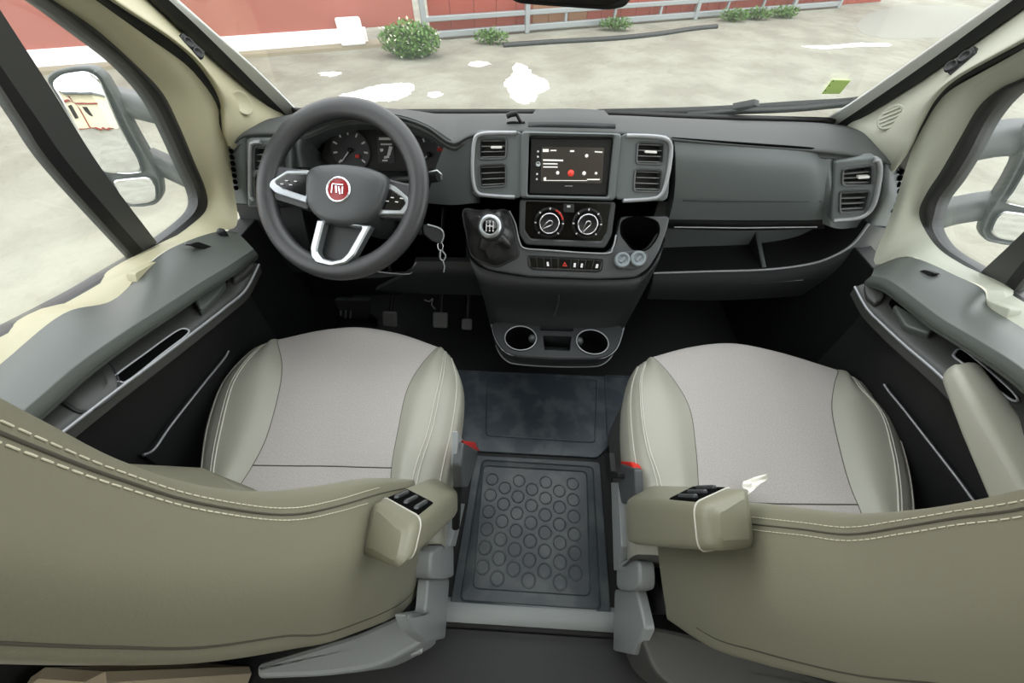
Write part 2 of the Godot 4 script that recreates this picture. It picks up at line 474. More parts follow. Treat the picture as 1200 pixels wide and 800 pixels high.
# ---------------------------------------------------------------- doors
# the door goes on past the picture's edge
func onward(l: Array):
	var d: Vector3 = l[-1] - l[-2]
	d.x = 0
	l.append(l[-1] + d.normalized() * 0.32)
func door(s: int, D: Dictionary) -> Node3D:
	var t: Node3D = tag(Node3D.new(), "", "", "", "structure") as Node3D
	t.name = "door_1" if s < 0 else "door_2"
	add_child(t)
	var beige: Material = M.beige if s < 0 else M.pillar_grey
	var fl := s > 0
	# painted frame round the window and the sill under it
	var fo := door_list(D.outer, s, 0.05)
	for i in range(8, 16): fo[i] = on_x(D.outer[i * 2], D.outer[i * 2 + 1], s * 0.80)
	var fi := door_list(D.frame, s, 0.012)
	onward(fo)
	onward(fi)
	var mid := []
	for i in 17: mid.append((fo[i] + fi[i]) / 2 + (Vector3(-s * 0.014, 0.006, 0.006) if i < 8 else Vector3(-s * 0.004, 0.001, 0)))
	var st := mb()
	shell(st, patch([fo, mid, fi], 76, 9), Vector3(s * 0.03, 0, 0), fl)
	put(st, "window_frame", beige, t)
	var se := door_list(D.seal, s, 0.004)
	onward(se)
	mid = []
	for i in 17: mid.append((se[i] * 0.6 + fi[i] * 0.4) + Vector3(-s * 0.008, 0, 0.002) * (1.0 if i < 8 else 0.0))
	st = mb()
	shell(st, patch([fi, mid, se], 76, 6), Vector3(s * 0.025, 0, 0), fl)
	put(st, "window_seal", M.seal, t)
	# glass: the small front light and the main pane, a bar between
	var bar := door_list(D.bar, s, 0.004)
	var barb := door_list(D.bar_back, s, 0.0)
	st = mb()
	shell(st, [spline(bar, 6), spline(barb, 6)], Vector3(s * 0.03, 0, 0), not fl)
	put(st, "window_bar", M.door_dark, t)
	var barc := door_list(D.bar_seal, s, 0.0)
	st = mb()
	shell(st, [spline(barb, 6), spline(barc, 6)], Vector3(s * 0.02, 0, 0), not fl)
	put(st, "bar_seal", M.rubber, t)
	var gx := door_list(D.glass, s, -0.006)
	st = mb()
	rings(st, [moved(gx, Vector3(s * 0.004, 0, 0)), gx])
	put(st, "glass", M.glass, t)
	# armrest pad
	var pt := list_x(D.pad, s * 0.80)
	var lip := list_x(D.lip, s * 0.70)
	onward(pt)
	onward(lip)
	mid = []
	var lt := []
	var under := []
	var back := []
	for i in 9:
		mid.append((pt[i] * 0.5 + lip[i] * 0.5) + Vector3(0, 0.004, 0))
		lt.append(lip[i] * 0.92 + pt[i] * 0.08 + Vector3(0, 0.003, 0))
	for p in lip: under.append(p + Vector3(s * 0.002, -0.02, 0))
	for p in lip: back.append(p + Vector3(s * 0.05, -0.03, 0))
	st = mb()
	shell(st, patch([pt, mid, lt, lip, under, back], 60, 26), Vector3(s * 0.006, -0.008, 0), fl)
	put(st, "armrest", M.door_grey, t)
	# recess sloping down to a ledge with a bright edge
	var sv := list_x(D.silver, s * 0.70)
	onward(sv)
	var rb := []
	var rl := []
	for i in 9:
		rb.append(Vector3(s * 0.772, back[i].y - 0.004, back[i].z))
		rl.append(Vector3(s * 0.755, sv[i].y + 0.036, sv[i].z))
	var rec := patch([back, rb, rl, moved(sv, Vector3(s * 0.012, 0.012, 0)), moved(sv, Vector3(s * 0.003, 0.003, 0)), sv, moved(sv, Vector3(s * 0.004, -0.02, 0))], 64, 37)
	st = mb()
	shell(st, rec, Vector3(s * 0.014, -0.004, 0), fl)
	put(st, "recess", M.door_dark, t)
	st = mb()
	tube(st, spline(moved(sv, Vector3(-s * 0.001, 0.003, 0)), 6), 0.0028, 6)
	put(st, "ledge_edge", M.silver_paint, t)
	# lower panel
	var l1 := moved(sv, Vector3(s * 0.004, -0.02, 0))
	var l15 := moved(sv, Vector3(s * 0.04, -0.045, 0))
	var l2 := []
	var l3 := []
	for p in sv:
		l2.append(Vector3(s * 0.79, p.y - 0.13, p.z - 0.01))
		l3.append(Vector3(s * 0.82, 0.0, p.z - 0.02))
	st = mb()
	shell(st, patch([l1, l15, l2, l3], 50, 16), Vector3(s * 0.02, 0, 0), fl)
	put(st, "lower_panel", M.door_black, t)
	# map pocket
	var pk := list_x(D.pocket, s * 0.782)
	var pp := spline(pk, 6)
	st = mb()
	tube(st, pp, 0.0025, 6)
	put(st, "pocket_rim", M.silver_paint, t)
	var pb := []
	for p in pp: pb.append(Vector3(s * 0.79, p.y - 0.12, p.z + 0.005))
	var pb2 := []
	for p in pp: pb2.append(Vector3(s * 0.81, 0.06, p.z + 0.01))
	st = mb()
	shell(st, [pp, pb, pb2], Vector3(s * 0.012, 0, 0), fl)
	put(st, "map_pocket", M.door_black, t)
	# opener, switch, tray lid, slot
	st = mb()
	var hol := rounded(drape(rec, D.hollow, 0.002), 0.008, 3)
	var hn := newell(hol) * signf(newell(hol).dot(CC - hol[0]))
	rings(st, [moved(hol, hn * -0.006), scaled(hol, 0.97, hn * 0.001)])
	put(st, "opener_hollow", M.void, t)
	st = mb()
	var op := rounded(drape(rec, D.opener, 0.016), 0.006, 3)
	plate(st, op, -hn * 0.016, 0.004)
	put(st, "door_opener", M.door_grey, t)
	st = mb()
	var blk := rounded(drape(rec, D.block, 0.012), 0.006, 3)
	plate(st, blk, -hn * 0.014, 0.004)
	put(st, "grab_block", M.door_dark, t)
	var slot := spline(drape(rec, D.slot, 0.002), 5, true)
	st = mb()
	tube(st, slot, 0.0022, 6, true)
	put(st, "slot_rim", M.silver_paint, t)
	st = mb()
	var sn := newell(slot) * signf(newell(slot).dot(CC - slot[0]))
	rings(st, [scaled(slot, 1.0, sn * -0.004), scaled(slot, 0.96, sn * 0.0012)])
	put(st, "slot", M.void, t)
	st = mb()
	var cupl := spline(drape(rec, D.cup, 0.002), 4, true)
	tube(st, cupl, 0.0022, 6, true)
	put(st, "grab_cup_rim", M.dash_dark, t)
	st = mb()
	sn = newell(cupl) * signf(newell(cupl).dot(CC - cupl[0]))
	rings(st, [scaled(cupl, 1.0, sn * -0.006), scaled(cupl, 0.985, sn * 0.001), scaled(cupl, 0.9, sn * 0.003), scaled(cupl, 0.6, sn * 0.004)], true, true, false)
	put(st, "grab_cup", M.door_dark, t)
	var sw := list_x(D.switch, s * 0.768)
	var nn := newell(sw)
	if nn.y < 0: nn = -nn
	st = mb()
	plate(st, rounded(moved(sw, nn * 0.006), 0.004, 3), -nn * 0.012, 0.0015)
	var so := put(st, "window_switch", M.black, t)
	st = mb()
	plate(st, rounded(moved(inset(rounded(sw, 0.004, 2), 0.003), nn * 0.009), 0.003, 2), -nn * 0.008, 0.0015)
	put(st, "rocker", M.silver_paint, so)
	var lid := list_x(D.lid, s * 0.805)
	nn = newell(lid)
	if nn.y < 0: nn = -nn
	st = mb()
	plate(st, rounded(moved(lid, nn * 0.006), 0.004, 3), -nn * 0.02, 0.002)
	put(st, "tray_lid", beige, t)
	return t

func door_left():
	var t := door(-1, {
		"outer": [40, -50, 112, 0, 175, 45, 218, 76, 250, 112, 263, 142, 268, 175, 273, 215, 278, 262, 256, 271, 218, 283, 182, 301, 135, 350, 75, 367, 0, 427, -100, 510],
		"frame": [-5, -48, 62, 0, 112, 34, 155, 72, 190, 108, 210, 147, 228, 190, 241, 222, 242, 245, 222, 265, 180, 294, 140, 318, 100, 342, 50, 369, 0, 395, -100, 445],
		"seal": [-25, -45, 47, 0, 95, 36, 145, 76, 178, 114, 197, 150, 216, 193, 229, 222, 231, 242, 217, 260, 177, 290, 137, 314.5, 98, 338.5, 48, 365.5, -2, 391.5, -102, 441.5],
		"bar": [-110, -180, -30, -38, 0, 11, 60, 104, 120, 199, 184, 284],
		"bar_back": [-170, -180, -70, -30, 0, 76, 44, 140, 87, 200, 168, 294],
		"bar_seal": [-195, -180, -90, -25, -12, 82, 26, 140, 67, 200, 158, 302],
		"glass": [40, -50, 112, 35, 180, 110, 225, 195, 240, 240, 180, 290, 60, 360, -100, 445, -330, 330, -330, -60],
		"pad": [278, 272, 256, 271, 218, 283, 182, 303, 135, 350, 75, 367, 0, 427, -100, 510],
		"lip": [298, 293, 268, 313, 235, 333, 200, 356, 150, 388, 95, 427, 45, 470, -60, 560],
		"silver": [304, 311, 288, 341, 265, 361, 241, 380, 190, 419, 138, 458, 98, 489, 20, 550],
		"pocket": [268, 411, 262, 421, 240, 448, 200, 499, 181, 526, 168, 533],
		"opener": [224, 341, 241, 337, 250, 344, 262, 331, 265, 337, 254, 352, 234, 371],
		"slot": [133, 443, 170, 415, 205, 390, 217, 386, 219, 392, 190, 415, 152, 445, 140, 448],
		"block": [270, 320, 284, 309, 297, 304, 296, 314, 286, 326, 273, 334],
		"hollow": [229, 334, 240, 327, 255, 319, 266, 314, 271, 323, 264, 334, 250, 343, 240, 339],
		"cup": [58, 458, 94, 432, 122, 423, 138, 444, 134, 461, 101, 484, 76, 474],
		"switch": [219, 286, 229, 283, 249, 290, 243, 294],
		"lid": [150, 320, 176, 306, 182, 318, 154, 335],
	})
	var st := mb()
	var c := on_x(261, 274, -0.785)
	lathe(st, facing(c + Vector3(0, 0.004, 0), Vector3(0.2, 1, 0.3)), [Vector2(0.009, -0.012), Vector2(0.009, 0.004), Vector2(0.006, 0.009), Vector2(0, 0.01)], 16)
	put(st, "lock_button", M.dash_dark, t)

func door_right():
	door(1, {
		"outer": [1290, 0, 1200, 57, 1150, 85, 1112, 107, 1090, 131, 1075, 157, 1062, 195, 1045, 250, 1024, 308, 1065, 300, 1125, 325, 1155, 338, 1158, 358, 1185, 376, 1240, 410, 1340, 470],
		"frame": [1300, 45, 1200, 91, 1172, 104, 1147, 125, 1126, 160, 1103, 200, 1086, 226, 1077, 248, 1083, 268, 1102, 293, 1140, 317, 1170, 336, 1190, 348, 1215, 363, 1260, 392, 1350, 450],
		"seal": [1305, 55, 1203, 98, 1178, 113, 1155, 142, 1137, 177, 1117, 210, 1101, 232, 1095, 250, 1093, 268, 1108, 291, 1144, 314, 1173, 333, 1193, 345, 1218, 360, 1263, 389, 1353, 447],
		"bar": [1400, 60, 1330, 140, 1260, 212, 1200, 271, 1175, 295, 1150, 318],
		"bar_back": [1440, 60, 1380, 140, 1310, 205, 1225, 282, 1200, 305, 1175, 336],
		"bar_seal": [1460, 60, 1400, 140, 1330, 215, 1240, 295, 1208, 318, 1184, 345],
		"glass": [1200, 85, 1150, 135, 1100, 220, 1090, 255, 1110, 292, 1200, 352, 1350, 450, 1560, 330, 1560, -60, 1300, 40],
		"pad": [1024, 313, 1065, 301, 1125, 325, 1153, 340, 1158, 358, 1185, 376, 1240, 410, 1340, 470],
		"lip": [1020, 324, 1042, 330, 1075, 354, 1100, 373, 1125, 388, 1152, 404, 1200, 436, 1300, 520],
		"silver": [1001, 337, 1015, 362, 1032, 380, 1060, 406, 1095, 436, 1130, 470, 1190, 530, 1270, 620],
		"pocket": [1036, 450, 1042, 459, 1060, 481, 1092, 522, 1120, 558, 1142, 588],
		"opener": [1045, 365, 1049, 362, 1061, 374, 1068, 378, 1090, 370, 1098, 377, 1095, 388, 1088, 398, 1060, 388],
		"slot": [1118, 415, 1128, 411, 1160, 436, 1190, 465, 1186, 470, 1165, 455, 1130, 428, 1119, 420],
		"block": [1012, 336, 1025, 333, 1037, 341, 1034, 353, 1026, 360, 1016, 350],
		"hollow": [1040, 354, 1048, 348, 1068, 358, 1088, 371, 1094, 378, 1080, 386, 1055, 376],
		"cup": [1205, 490, 1230, 480, 1270, 520, 1290, 560, 1260, 570, 1225, 530],
		"switch": [1075, 320, 1086, 316, 1099, 320, 1092, 324],
		"lid": [1153, 349, 1188, 362, 1182, 374, 1150, 356],
	})

# ---------------------------------------------------------------- floor, mats
func floor_and_mats():
	# aisle mat: raised border, sunken field of rings
	var c := on_y(621, 635, 0.0)
	var t := thing("aisle_mat", Vector3(c.x, 0, c.z), "dark grey rubber floor mat with a field of raised rings lying between the two seats", "floor mat")
	var outer := rounded(list_y([557, 533, 703, 541, 717, 728, 526, 715], 0.0), 0.012, 3)
	var l2 := rounded(list_y([566, 540, 694, 548, 703, 713, 540, 702], 0.0), 0.012, 3)
	var l3 := rounded(list_y([567, 546, 687, 553, 691, 697, 555, 688], 0.0), 0.014, 3)
	var up := Vector3.UP
	var st := mb()
	rings(st, [moved(outer, up * -0.012), moved(outer, up * -0.002), moved(inset(outer, 0.002), up * 0.0), moved(inset(l2, -0.006), up * 0.0), moved(inset(l2, -0.003), up * -0.003), moved(inset(l2, 0.0), up * 0.0), moved(inset(l3, -0.004), up * 0.001), moved(l3, up * -0.004)], true, true)
	put(st, "border", M.mat_rubber, t)
	var tor := mb()
	var circ := []
	for i in 22: circ.append(Vector3(cos(TAU * i / 22) * 0.0175, 0, sin(TAU * i / 22) * 0.0175))
	tube(tor, circ, 0.0022, 6, true)
	tor.generate_normals()
	var ring := tor.commit()
	var a: Vector3 = l3[2] * 0.5 + l3[2] * 0.5
	var x0 := -0.128
	for i in 7:
		for j in 7:
			var z: float = -0.42 + j * 0.0475 + (0.024 if i % 2 else 0.0)
			var x: float = x0 + i * 0.0415
			if z > -0.145 or z < -0.445: continue
			var o := MeshInstance3D.new()
			o.mesh = ring
			hang(o, "ring", M.mat_rubber, t)
			o.position += Vector3(x + (z + 0.3) * -0.02, -0.0035, z)
	# front mat under the console
	st = mb()
	var f1 := rounded(list_y([470, 430, 800, 445, 770, 520, 716, 520, 700, 536, 556, 528, 500, 500], -0.002), 0.01, 3)
	plate(st, f1, up * -0.012, 0.002)
	var fm := thing("front_mat", Vector3(0, 0, -0.65), "dark rubber mat covering the cab floor in front of the seats and under the console", "floor mat")
	put(st, "mat_base", M.mat_sheen, fm)
	for q in [[572, 436, 700, 445, 697, 518, 570, 510], [709, 440, 760, 442, 730, 512, 712, 514]]:
		st = mb()
		var g := rounded(list_y(q, 0.0), 0.014, 4)
		tube(st, g, 0.003, 6, true)
		put(st, "raised_border", M.mat_sheen, fm)
	# step edge behind the mat
	st = mb()
	var e := list_y([519, 716, 722, 729], 0.0)
	sweep(st, [e[0] + Vector3(-0.01, 0, 0), e[1] + Vector3(0.01, 0, 0)], [Vector2(-0.02, -0.02), Vector2(-0.02, 0.002), Vector2(0.018, 0.002), Vector2(0.024, -0.003), Vector2(0.055, -0.04), Vector2(0.055, -0.055)], Vector3.UP)
	put(st, "trim_3", M.plinth_grey).set_meta("kind", "structure")
# ---------------------------------------------------------------- dashboard
var SA: Vector3
var SN: Vector3
func list_uvz(a: Array) -> Array:
	var o := []
	for i in range(0, a.size(), 3): o.append(on_z(a[i], a[i + 1], a[i + 2]))
	return o
func vent(parent: Node, pods: Array, arc: Array, at: Vector3, n: Vector3, tab: Array):
	# silver bracket round two louvred outlets
	var v: Node3D = tag(Node3D.new(), "")
	v.name = numbered("air_vent", parent)
	parent.add_child(v)
	var st := mb()
	var path := spline(list_p(arc, at, n), 5)
	sweep(st, path, [Vector2(-0.0045, -0.01), Vector2(-0.0045, 0.004), Vector2(0.0, 0.0075), Vector2(0.0045, 0.004), Vector2(0.0045, -0.01)], n)
	put(st, "silver_bracket", M.silver_paint, v, "satin silver bracket curving round the outlet")
	for k in pods.size():
		var q := list_p(pods[k], at, n)
		var o := rounded(q, 0.011, 4)
		var i := inset(o, 0.0045)
		st = mb()
		rings(st, [moved(o, n * -0.035), moved(o, n * 0.001), moved(inset(o, 0.0012), n * 0.004), moved(i, n * 0.003), moved(i, n * -0.03)], false, true)
		put(st, "outlet_frame", M.dash_trim, v)
		st = mb()
		rings(st, [moved(i, n * -0.034), moved(i, n * -0.03)])
		put(st, "outlet_well", M.void, v)
		for j in 4:
			var f := (j + 0.6) / 4.2
			var a: Vector3 = q[0].lerp(q[3], f)
			var b: Vector3 = q[1].lerp(q[2], f)
			var d := (b - a).normalized()
			a += d * 0.006
			b -= d * 0.006
			var dn: Vector3 = (q[3] - q[0]).normalized()
			st = mb()
			var m := (a + b) / 2 - n * 0.007
			box(st, Transform3D(Basis(d, (dn * 0.35 + n * -0.0).cross(d).normalized() * 0 + dn, d.cross(dn)), m), Vector3((b - a).length(), 0.002, 0.008), 0.0006)
			put(st, "slat", M.slat, v)
	if tab.size():
		st = mb()
		plate(st, rounded(list_p(tab, at + n * 0.004, n), 0.002, 2), n * -0.01, 0.001)
		put(st, "vent_tab", M.white, v, "small white adjusting tab")

const VL := [[561, 161, 595, 161, 594, 187, 560, 188], [560, 192, 594, 191, 594, 219, 562, 221]]
const VR := [[746, 165, 780, 166, 778, 194, 744, 193], [743, 197, 777, 198, 775, 226, 741, 225]]
const VE := [[986, 197, 1024, 191, 1023, 218, 985, 218], [983, 223, 1021, 222, 1015, 248, 982, 250]]
const VD := [[297, 170, 333, 168, 333, 200, 297, 201], [297, 204, 333, 203, 335, 233, 299, 233]]
func vent_pod(t: Node3D, px: Array, r: float, pods: Array, at: Vector3, n: Vector3):
	var holes := []
	for q in pods: holes.append(rounded(list_p(q, at, n), 0.011, 4))
	var st := mb()
	plate_holes(st, rounded(list_p(px, at, n), r, 5), holes, n * -0.03, 0.004)
	put(st, "vent_pod", M.dash, t)
func text_mesh(s: String, size: float, depth: float) -> TextMesh:
	var tm := TextMesh.new()
	var f := SystemFont.new()
	f.font_names = PackedStringArray(["Droid Sans"])
	f.font_weight = 700
	tm.font = f
	tm.text = s
	tm.font_size = 32
	tm.pixel_size = size / 32.0
	tm.depth = depth
	return tm

func dashboard():
	var t := thing("dashboard", Vector3(0, 0.6, -1.0), "dark grey moulded dashboard running the full width of the cab under the windscreen", "dashboard")
	SA = on_z(613, 150, -0.92)
	var sb := on_z(722, 152, -0.92)
	var sc := on_z(665, 232, -0.86)
	SN = (sb - SA).cross(sc - SA).normalized()
	if SN.z < 0: SN = -SN
	# dark core
	var st := mb()
	bx(st, Vector3(-0.505, 0.64, -1.13), Vector3(0.64, 0.2, 0.2), 0.02)
	bx(st, Vector3(0.05, 0.57, -1.07), Vector3(0.44, 0.32, 0.2), 0.02)
	bx(st, Vector3(0.525, 0.69, -1.03), Vector3(0.5, 0.12, 0.16), 0.02)
	put(st, "core", M.void, t)
	# top pad
	var back := list_p([290, 158, 314, 144, 345, 133, 395, 133, 428, 133, 470, 133, 503, 133, 535, 133, 560, 133, 615, 133, 722, 135, 790, 138, 868, 141, 945, 143, 985, 146, 1004, 149, 1020, 155], WP + WN * 0.012, WN)
	var fr := list_uvz([268, 170, -0.93, 290, 155, -0.94, 345, 152, -0.93, 390, 135, -0.90, 425, 131, -0.885, 467, 135, -0.885, 500, 146, -0.89, 530, 164, -0.91, 556, 155, -0.925, 613, 151, -0.925, 722, 153, -0.925, 790, 160, -0.91, 870, 167, -0.90, 954, 173, -0.90, 1000, 178, -0.91, 1040, 187, -0.92, 1061, 202, -0.94])
	var m1 := []
	for i in 17: m1.append(back[i] * 0.5 + fr[i] * 0.5 + Vector3(0, 0.012, 0))
	var m2 := []
	for i in 17: m2.append(fr[i] + Vector3(0, -0.012, 0.004))
	st = mb()
	shell(st, patch([back, m1, fr, m2], 96, 20), Vector3(0, -0.012, -0.002))
	put(st, "top_pad", M.dash_top, t)
	# left end block and the face left of the instruments
	st = mb()
	var rows := [list_uvz([268, 170, -0.93, 290, 158, -0.935, 298, 157, -0.97, 338, 157, -0.97, 347, 158, -0.94]), list_uvz([268, 200, -0.92, 290, 200, -0.925, 299, 200, -0.965, 336, 200, -0.965, 347, 198, -0.93]), list_uvz([275, 238, -0.92, 292, 239, -0.92, 300, 239, -0.955, 336, 239, -0.955, 352, 238, -0.92])]
	shell(st, patch(rows, 16, 12), Vector3(0, 0, -0.02), false)
	put(st, "end_panel", M.dash, t)
	var at := on_z(300, 200, -0.912)
	vent_pod(t, [288, 163, 342, 161, 344, 243, 290, 243], 0.01, VD, at, Vector3(0, 0.1, 1).normalized())
	vent(t, VD, [306, 166, 297, 167, 294, 175, 294, 225, 297, 234], at, Vector3(0, 0.1, 1).normalized(), [])
	st = mb()
	for k in 7:
		var c := on_z(271 + k * 0.9, 177 + k * 7.2, -0.913)
		bx(st, c, Vector3(0.008, 0.011, 0.01), 0.002)
	put(st, "demister_slots", M.void, t)
	# instrument cave: side walls, floor and the face with two dials and a screen
	var lip := list_uvz([347, 154, -0.928, 366, 146, -0.905, 390, 138, -0.893, 425, 134, -0.88, 467, 138, -0.88, 500, 149, -0.886, 529, 167, -0.905])
	var lip2 := list_uvz([357, 160, -0.928, 372, 150, -0.91, 392, 144, -0.90, 424, 141, -0.89, 465, 145, -0.89, 497, 156, -0.896, 524, 171, -0.915])
	var deep := list_uvz([372, 176, -1.02, 382, 166, -1.02, 400, 158, -1.02, 424, 152, -1.02, 465, 154, -1.02, 500, 163, -1.02, 520, 176, -1.02])
	st = mb()
	shell(st, patch([lip, lip2, deep], 40, 12), Vector3(0, 0.006, 0), true)
	put(st, "instrument_hood", M.dash, t)
	st = mb()
	var sl := [list_uvz([347, 156, -0.93, 357, 162, -0.93, 372, 178, -1.0, 386, 184, -1.02]), list_uvz([345, 172, -0.93, 354, 176, -0.93, 372, 186, -1.0, 386, 192, -1.02]), list_uvz([347, 196, -0.93, 357, 196, -0.93, 374, 198, -0.98, 388, 200, -1.0])]
	shell(st, patch(sl, 14, 8), Vector3(0, -0.004, -0.01))
	put(st, "instrument_side", M.dash, t)
	st = mb()
	var fl := [list_uvz([352, 196, -0.93, 400, 204, -0.93, 450, 206, -0.93, 500, 206, -0.93, 524, 200, -0.93]), list_uvz([372, 192, -1.02, 405, 195, -1.02, 450, 197, -1.02, 495, 197, -1.02, 515, 193, -1.02])]
	shell(st, patch(fl, 20, 4), Vector3(0, -0.006, 0))
	put(st, "instrument_sill", M.dash_dark, t)
	var fp := on_z(440, 176, -1.01)
	var fn := Vector3(0.05, 0.42, 0.9).normalized()
	var face_loop := rounded(list_p([374, 185, 384, 160, 424, 146, 470, 148, 510, 164, 524, 178, 518, 200, 470, 204, 400, 203], fp, fn), 0.012, 4)
	var cl := tag(Node3D.new(), "black instrument panel behind the steering wheel") as Node3D
	cl.name = "instrument_cluster"
	t.add_child(cl)
	st = mb()
	plate(st, face_loop, fn * -0.02, 0.002)
	put(st, "panel", M.black, cl)
	dial(cl, on_plane(411, 176, fp + fn * 0.002, fn), fn, 0.052, 9, 0.36)
	dial(cl, on_plane(503, 181, fp + fn * 0.002, fn), fn, 0.045, 8, 0.3)
	st = mb()
	plate(st, rounded(list_p([441, 158, 461, 159, 463, 191, 443, 191], fp + fn * 0.003, fn), 0.003, 3), fn * -0.004, 0.001)
	put(st, "display", M.dash_dark, cl)
	var gl := [[444, 161, 458, 161, 458, 164, 444, 164], [446, 168, 459, 168, 459, 170, 446, 170], [456, 171, 460, 172, 457, 182, 453, 184], [450, 183, 456, 182, 456, 185, 450, 186], [445, 174, 449, 174, 449, 177, 446, 178], [448, 187, 454, 187, 454, 189, 448, 189]]
	for g in gl:
		st = mb()
		plate(st, list_p(g, fp + fn * 0.005, fn), fn * -0.003, 0.0003)
		put(st, "readout", M.glyph, cl)
	for g in [[416, 181, 421, 181, 421, 185, 416, 185], [512, 173, 519, 172, 519, 177, 512, 177]]:
		st = mb()
		plate(st, rounded(list_p(g, fp + fn * 0.009, fn), 0.002, 2), fn * -0.003, 0.0003)
		put(st, "warning_light", M.red, cl)
	# face between the instruments and the centre stack
	st = mb()
	rows = [list_uvz([520, 172, -0.925, 532, 166, -0.915, 557, 156, -0.925, 562, 158, -0.965]), list_uvz([508, 204, -0.925, 530, 205, -0.905, 555, 195, -0.905, 562, 195, -0.95]), list_uvz([500, 238, -0.93, 530, 240, -0.895, 554, 238, -0.885, 562, 238, -0.93])]
	shell(st, patch(rows, 20, 14), Vector3(0, 0, -0.015))
	put(st, "side_face", M.dash, t)
	# centre stack
	var o := rounded(list_p([611, 153, 729, 156, 721, 235, 609, 232], SA + SN * 0.016, SN), 0.01, 4)
	var i := rounded(list_p([620, 158, 720, 160, 713, 231, 618, 229], SA + SN * 0.016, SN), 0.006, 4)
	st = mb()
	frame(st, o, i, SN * -0.04, 0.004)
	put(st, "radio_surround", M.dash, t)
	# vent pods both sides
	vent_pod(t, [556, 152, 614, 154, 612, 233, 553, 231], 0.018, VL, SA + SN * 0.008, SN)
	vent_pod(t, [727, 156, 789, 159, 783, 236, 719, 234], 0.018, VR, SA + SN * 0.008, SN)
	vent(t, VL, [605, 156, 580, 156, 562, 158, 556, 166, 554, 190, 555, 214, 560, 226, 572, 229, 603, 231], SA + SN * 0.008, SN, [575, 171, 588, 171, 588, 174, 575, 174])
	vent(t, VR, [734, 159, 764, 160, 780, 163, 786, 172, 784, 196, 779, 218, 773, 229, 762, 233, 730, 235], SA + SN * 0.008, SN, [756, 176, 770, 177, 770, 180, 756, 179])
	# lidded tray on top
	st = mb()
	var tr := [list_uvz([628, 128, -1.06, 668, 127, -1.06, 708, 129, -1.06]), list_uvz([622, 137, -0.98, 668, 136, -0.98, 716, 138, -0.98]), list_uvz([620, 144, -0.942, 668, 144, -0.942, 721, 146, -0.942])]
	shell(st, patch(tr, 12, 8), Vector3(0, -0.012, 0), false)
	put(st, "top_tray_lid", M.dash_top, t)
	st = mb()
	var tl := list_uvz([619, 147, -0.94, 668, 147, -0.94, 721, 149, -0.94])
	sweep(st, spline(tl, 4), [Vector2(-0.006, -0.006), Vector2(-0.006, 0.003), Vector2(0.006, 0.003), Vector2(0.006, -0.006)], Vector3(0, 0.7, 0.7))
	put(st, "tray_lip", M.dash_dark, t)
	# glovebox
	st = mb()
	rows = [list_uvz([790, 164, -0.905, 870, 170, -0.893, 940, 175, -0.893, 962, 177, -0.905]), list_uvz([792, 190, -0.885, 870, 195, -0.872, 945, 198, -0.872, 971, 200, -0.89]), list_uvz([790, 230, -0.885, 870, 232, -0.872, 945, 232, -0.872, 970, 232, -0.89]), list_uvz([784, 257, -0.90, 870, 258, -0.89, 940, 258, -0.89, 966, 257, -0.90])]
	shell(st, patch(rows, 24, 16), Vector3(0, -0.004, -0.04))
	put(st, "glovebox_door", M.dash, t)
	st = mb()
	tube(st, spline(list_uvz([787, 162, -0.905, 870, 168, -0.894, 940, 173, -0.894, 956, 175, -0.90]), 6), 0.0025, 6)
	put(st, "glovebox_gap", M.void, t)
	st = mb()
	tube(st, list_uvz([800, 235, -0.879, 830, 235.6, -0.8745, 870, 236, -0.872, 910, 236.2, -0.871, 945, 236, -0.8745, 962, 235.7, -0.883]), 0.0016, 5)
	put(st, "door_crease", M.dash_dark, t)
	st = mb()
	rows = [list_uvz([784, 257, -0.90, 870, 259, -0.89, 966, 258, -0.90]), list_uvz([784, 263, -0.905, 870, 266, -0.895, 966, 265, -0.905]), list_uvz([784, 268, -0.93, 870, 270, -0.92, 966, 268, -0.93])]
	shell(st, patch(rows, 12, 6), Vector3(0, 0, -0.02))
	put(st, "glovebox_lip", M.black, t)
	st = mb()
	tube(st, list_uvz([790, 266, -0.893, 870, 267, -0.888, 957, 266, -0.893]), 0.002, 6)
	put(st, "shelf_top_line", M.silver_paint, t)
	# right end block with its own vent
	st = mb()
	rows = [list_uvz([960, 177, -0.905, 976, 179, -0.905, 990, 181, -0.94, 1024, 186, -0.94, 1040, 189, -0.915, 1061, 203, -0.94]), list_uvz([966, 220, -0.885, 976, 221, -0.885, 990, 222, -0.935, 1020, 224, -0.935, 1036, 226, -0.89, 1056, 236, -0.92]), list_uvz([964, 262, -0.90, 974, 266, -0.90, 986, 268, -0.92, 1008, 266, -0.92, 1022, 264, -0.90, 1046, 266, -0.93])]
	shell(st, patch(rows, 20, 14), Vector3(0, 0, -0.03))
	put(st, "end_panel", M.dash, t)
	var rn := Vector3(-0.12, 0.12, 1).normalized()
	at = on_z(1002, 220, -0.874)
	vent_pod(t, [978, 189, 1031, 184, 1031, 206, 1027, 232, 1020, 248, 1008, 257, 974, 260], 0.008, VE, at, rn)
	vent(t, VE, [1024, 187, 1029, 188, 1031, 200, 1028, 222, 1023, 240, 1014, 251, 1000, 256, 976, 258], at, rn, [1006, 207, 1020, 206, 1019, 209, 1006, 210])
	st = mb()
	for k in 7:
		bx(st, on_z(1056 - k * 1.7, 201 + k * 7.4, -0.92 + 0.001 * k), Vector3(0.008, 0.011, 0.014), 0.002)
	put(st, "demister_slots", M.void, t)
	# open shelf under the glovebox
	st = mb()
	var sh := list_uvz([766, 320, -0.89, 830, 318, -0.89, 896, 316, -0.89, 945, 310, -0.89, 972, 302, -0.89, 998, 287, -0.895, 1018, 262, -0.90])
	var shb := []
	for p in sh: shb.append(p + Vector3(-0.01, 0.0, -0.12))
	shell(st, patch([sh, shb], 30, 4), Vector3(0, -0.01, 0))
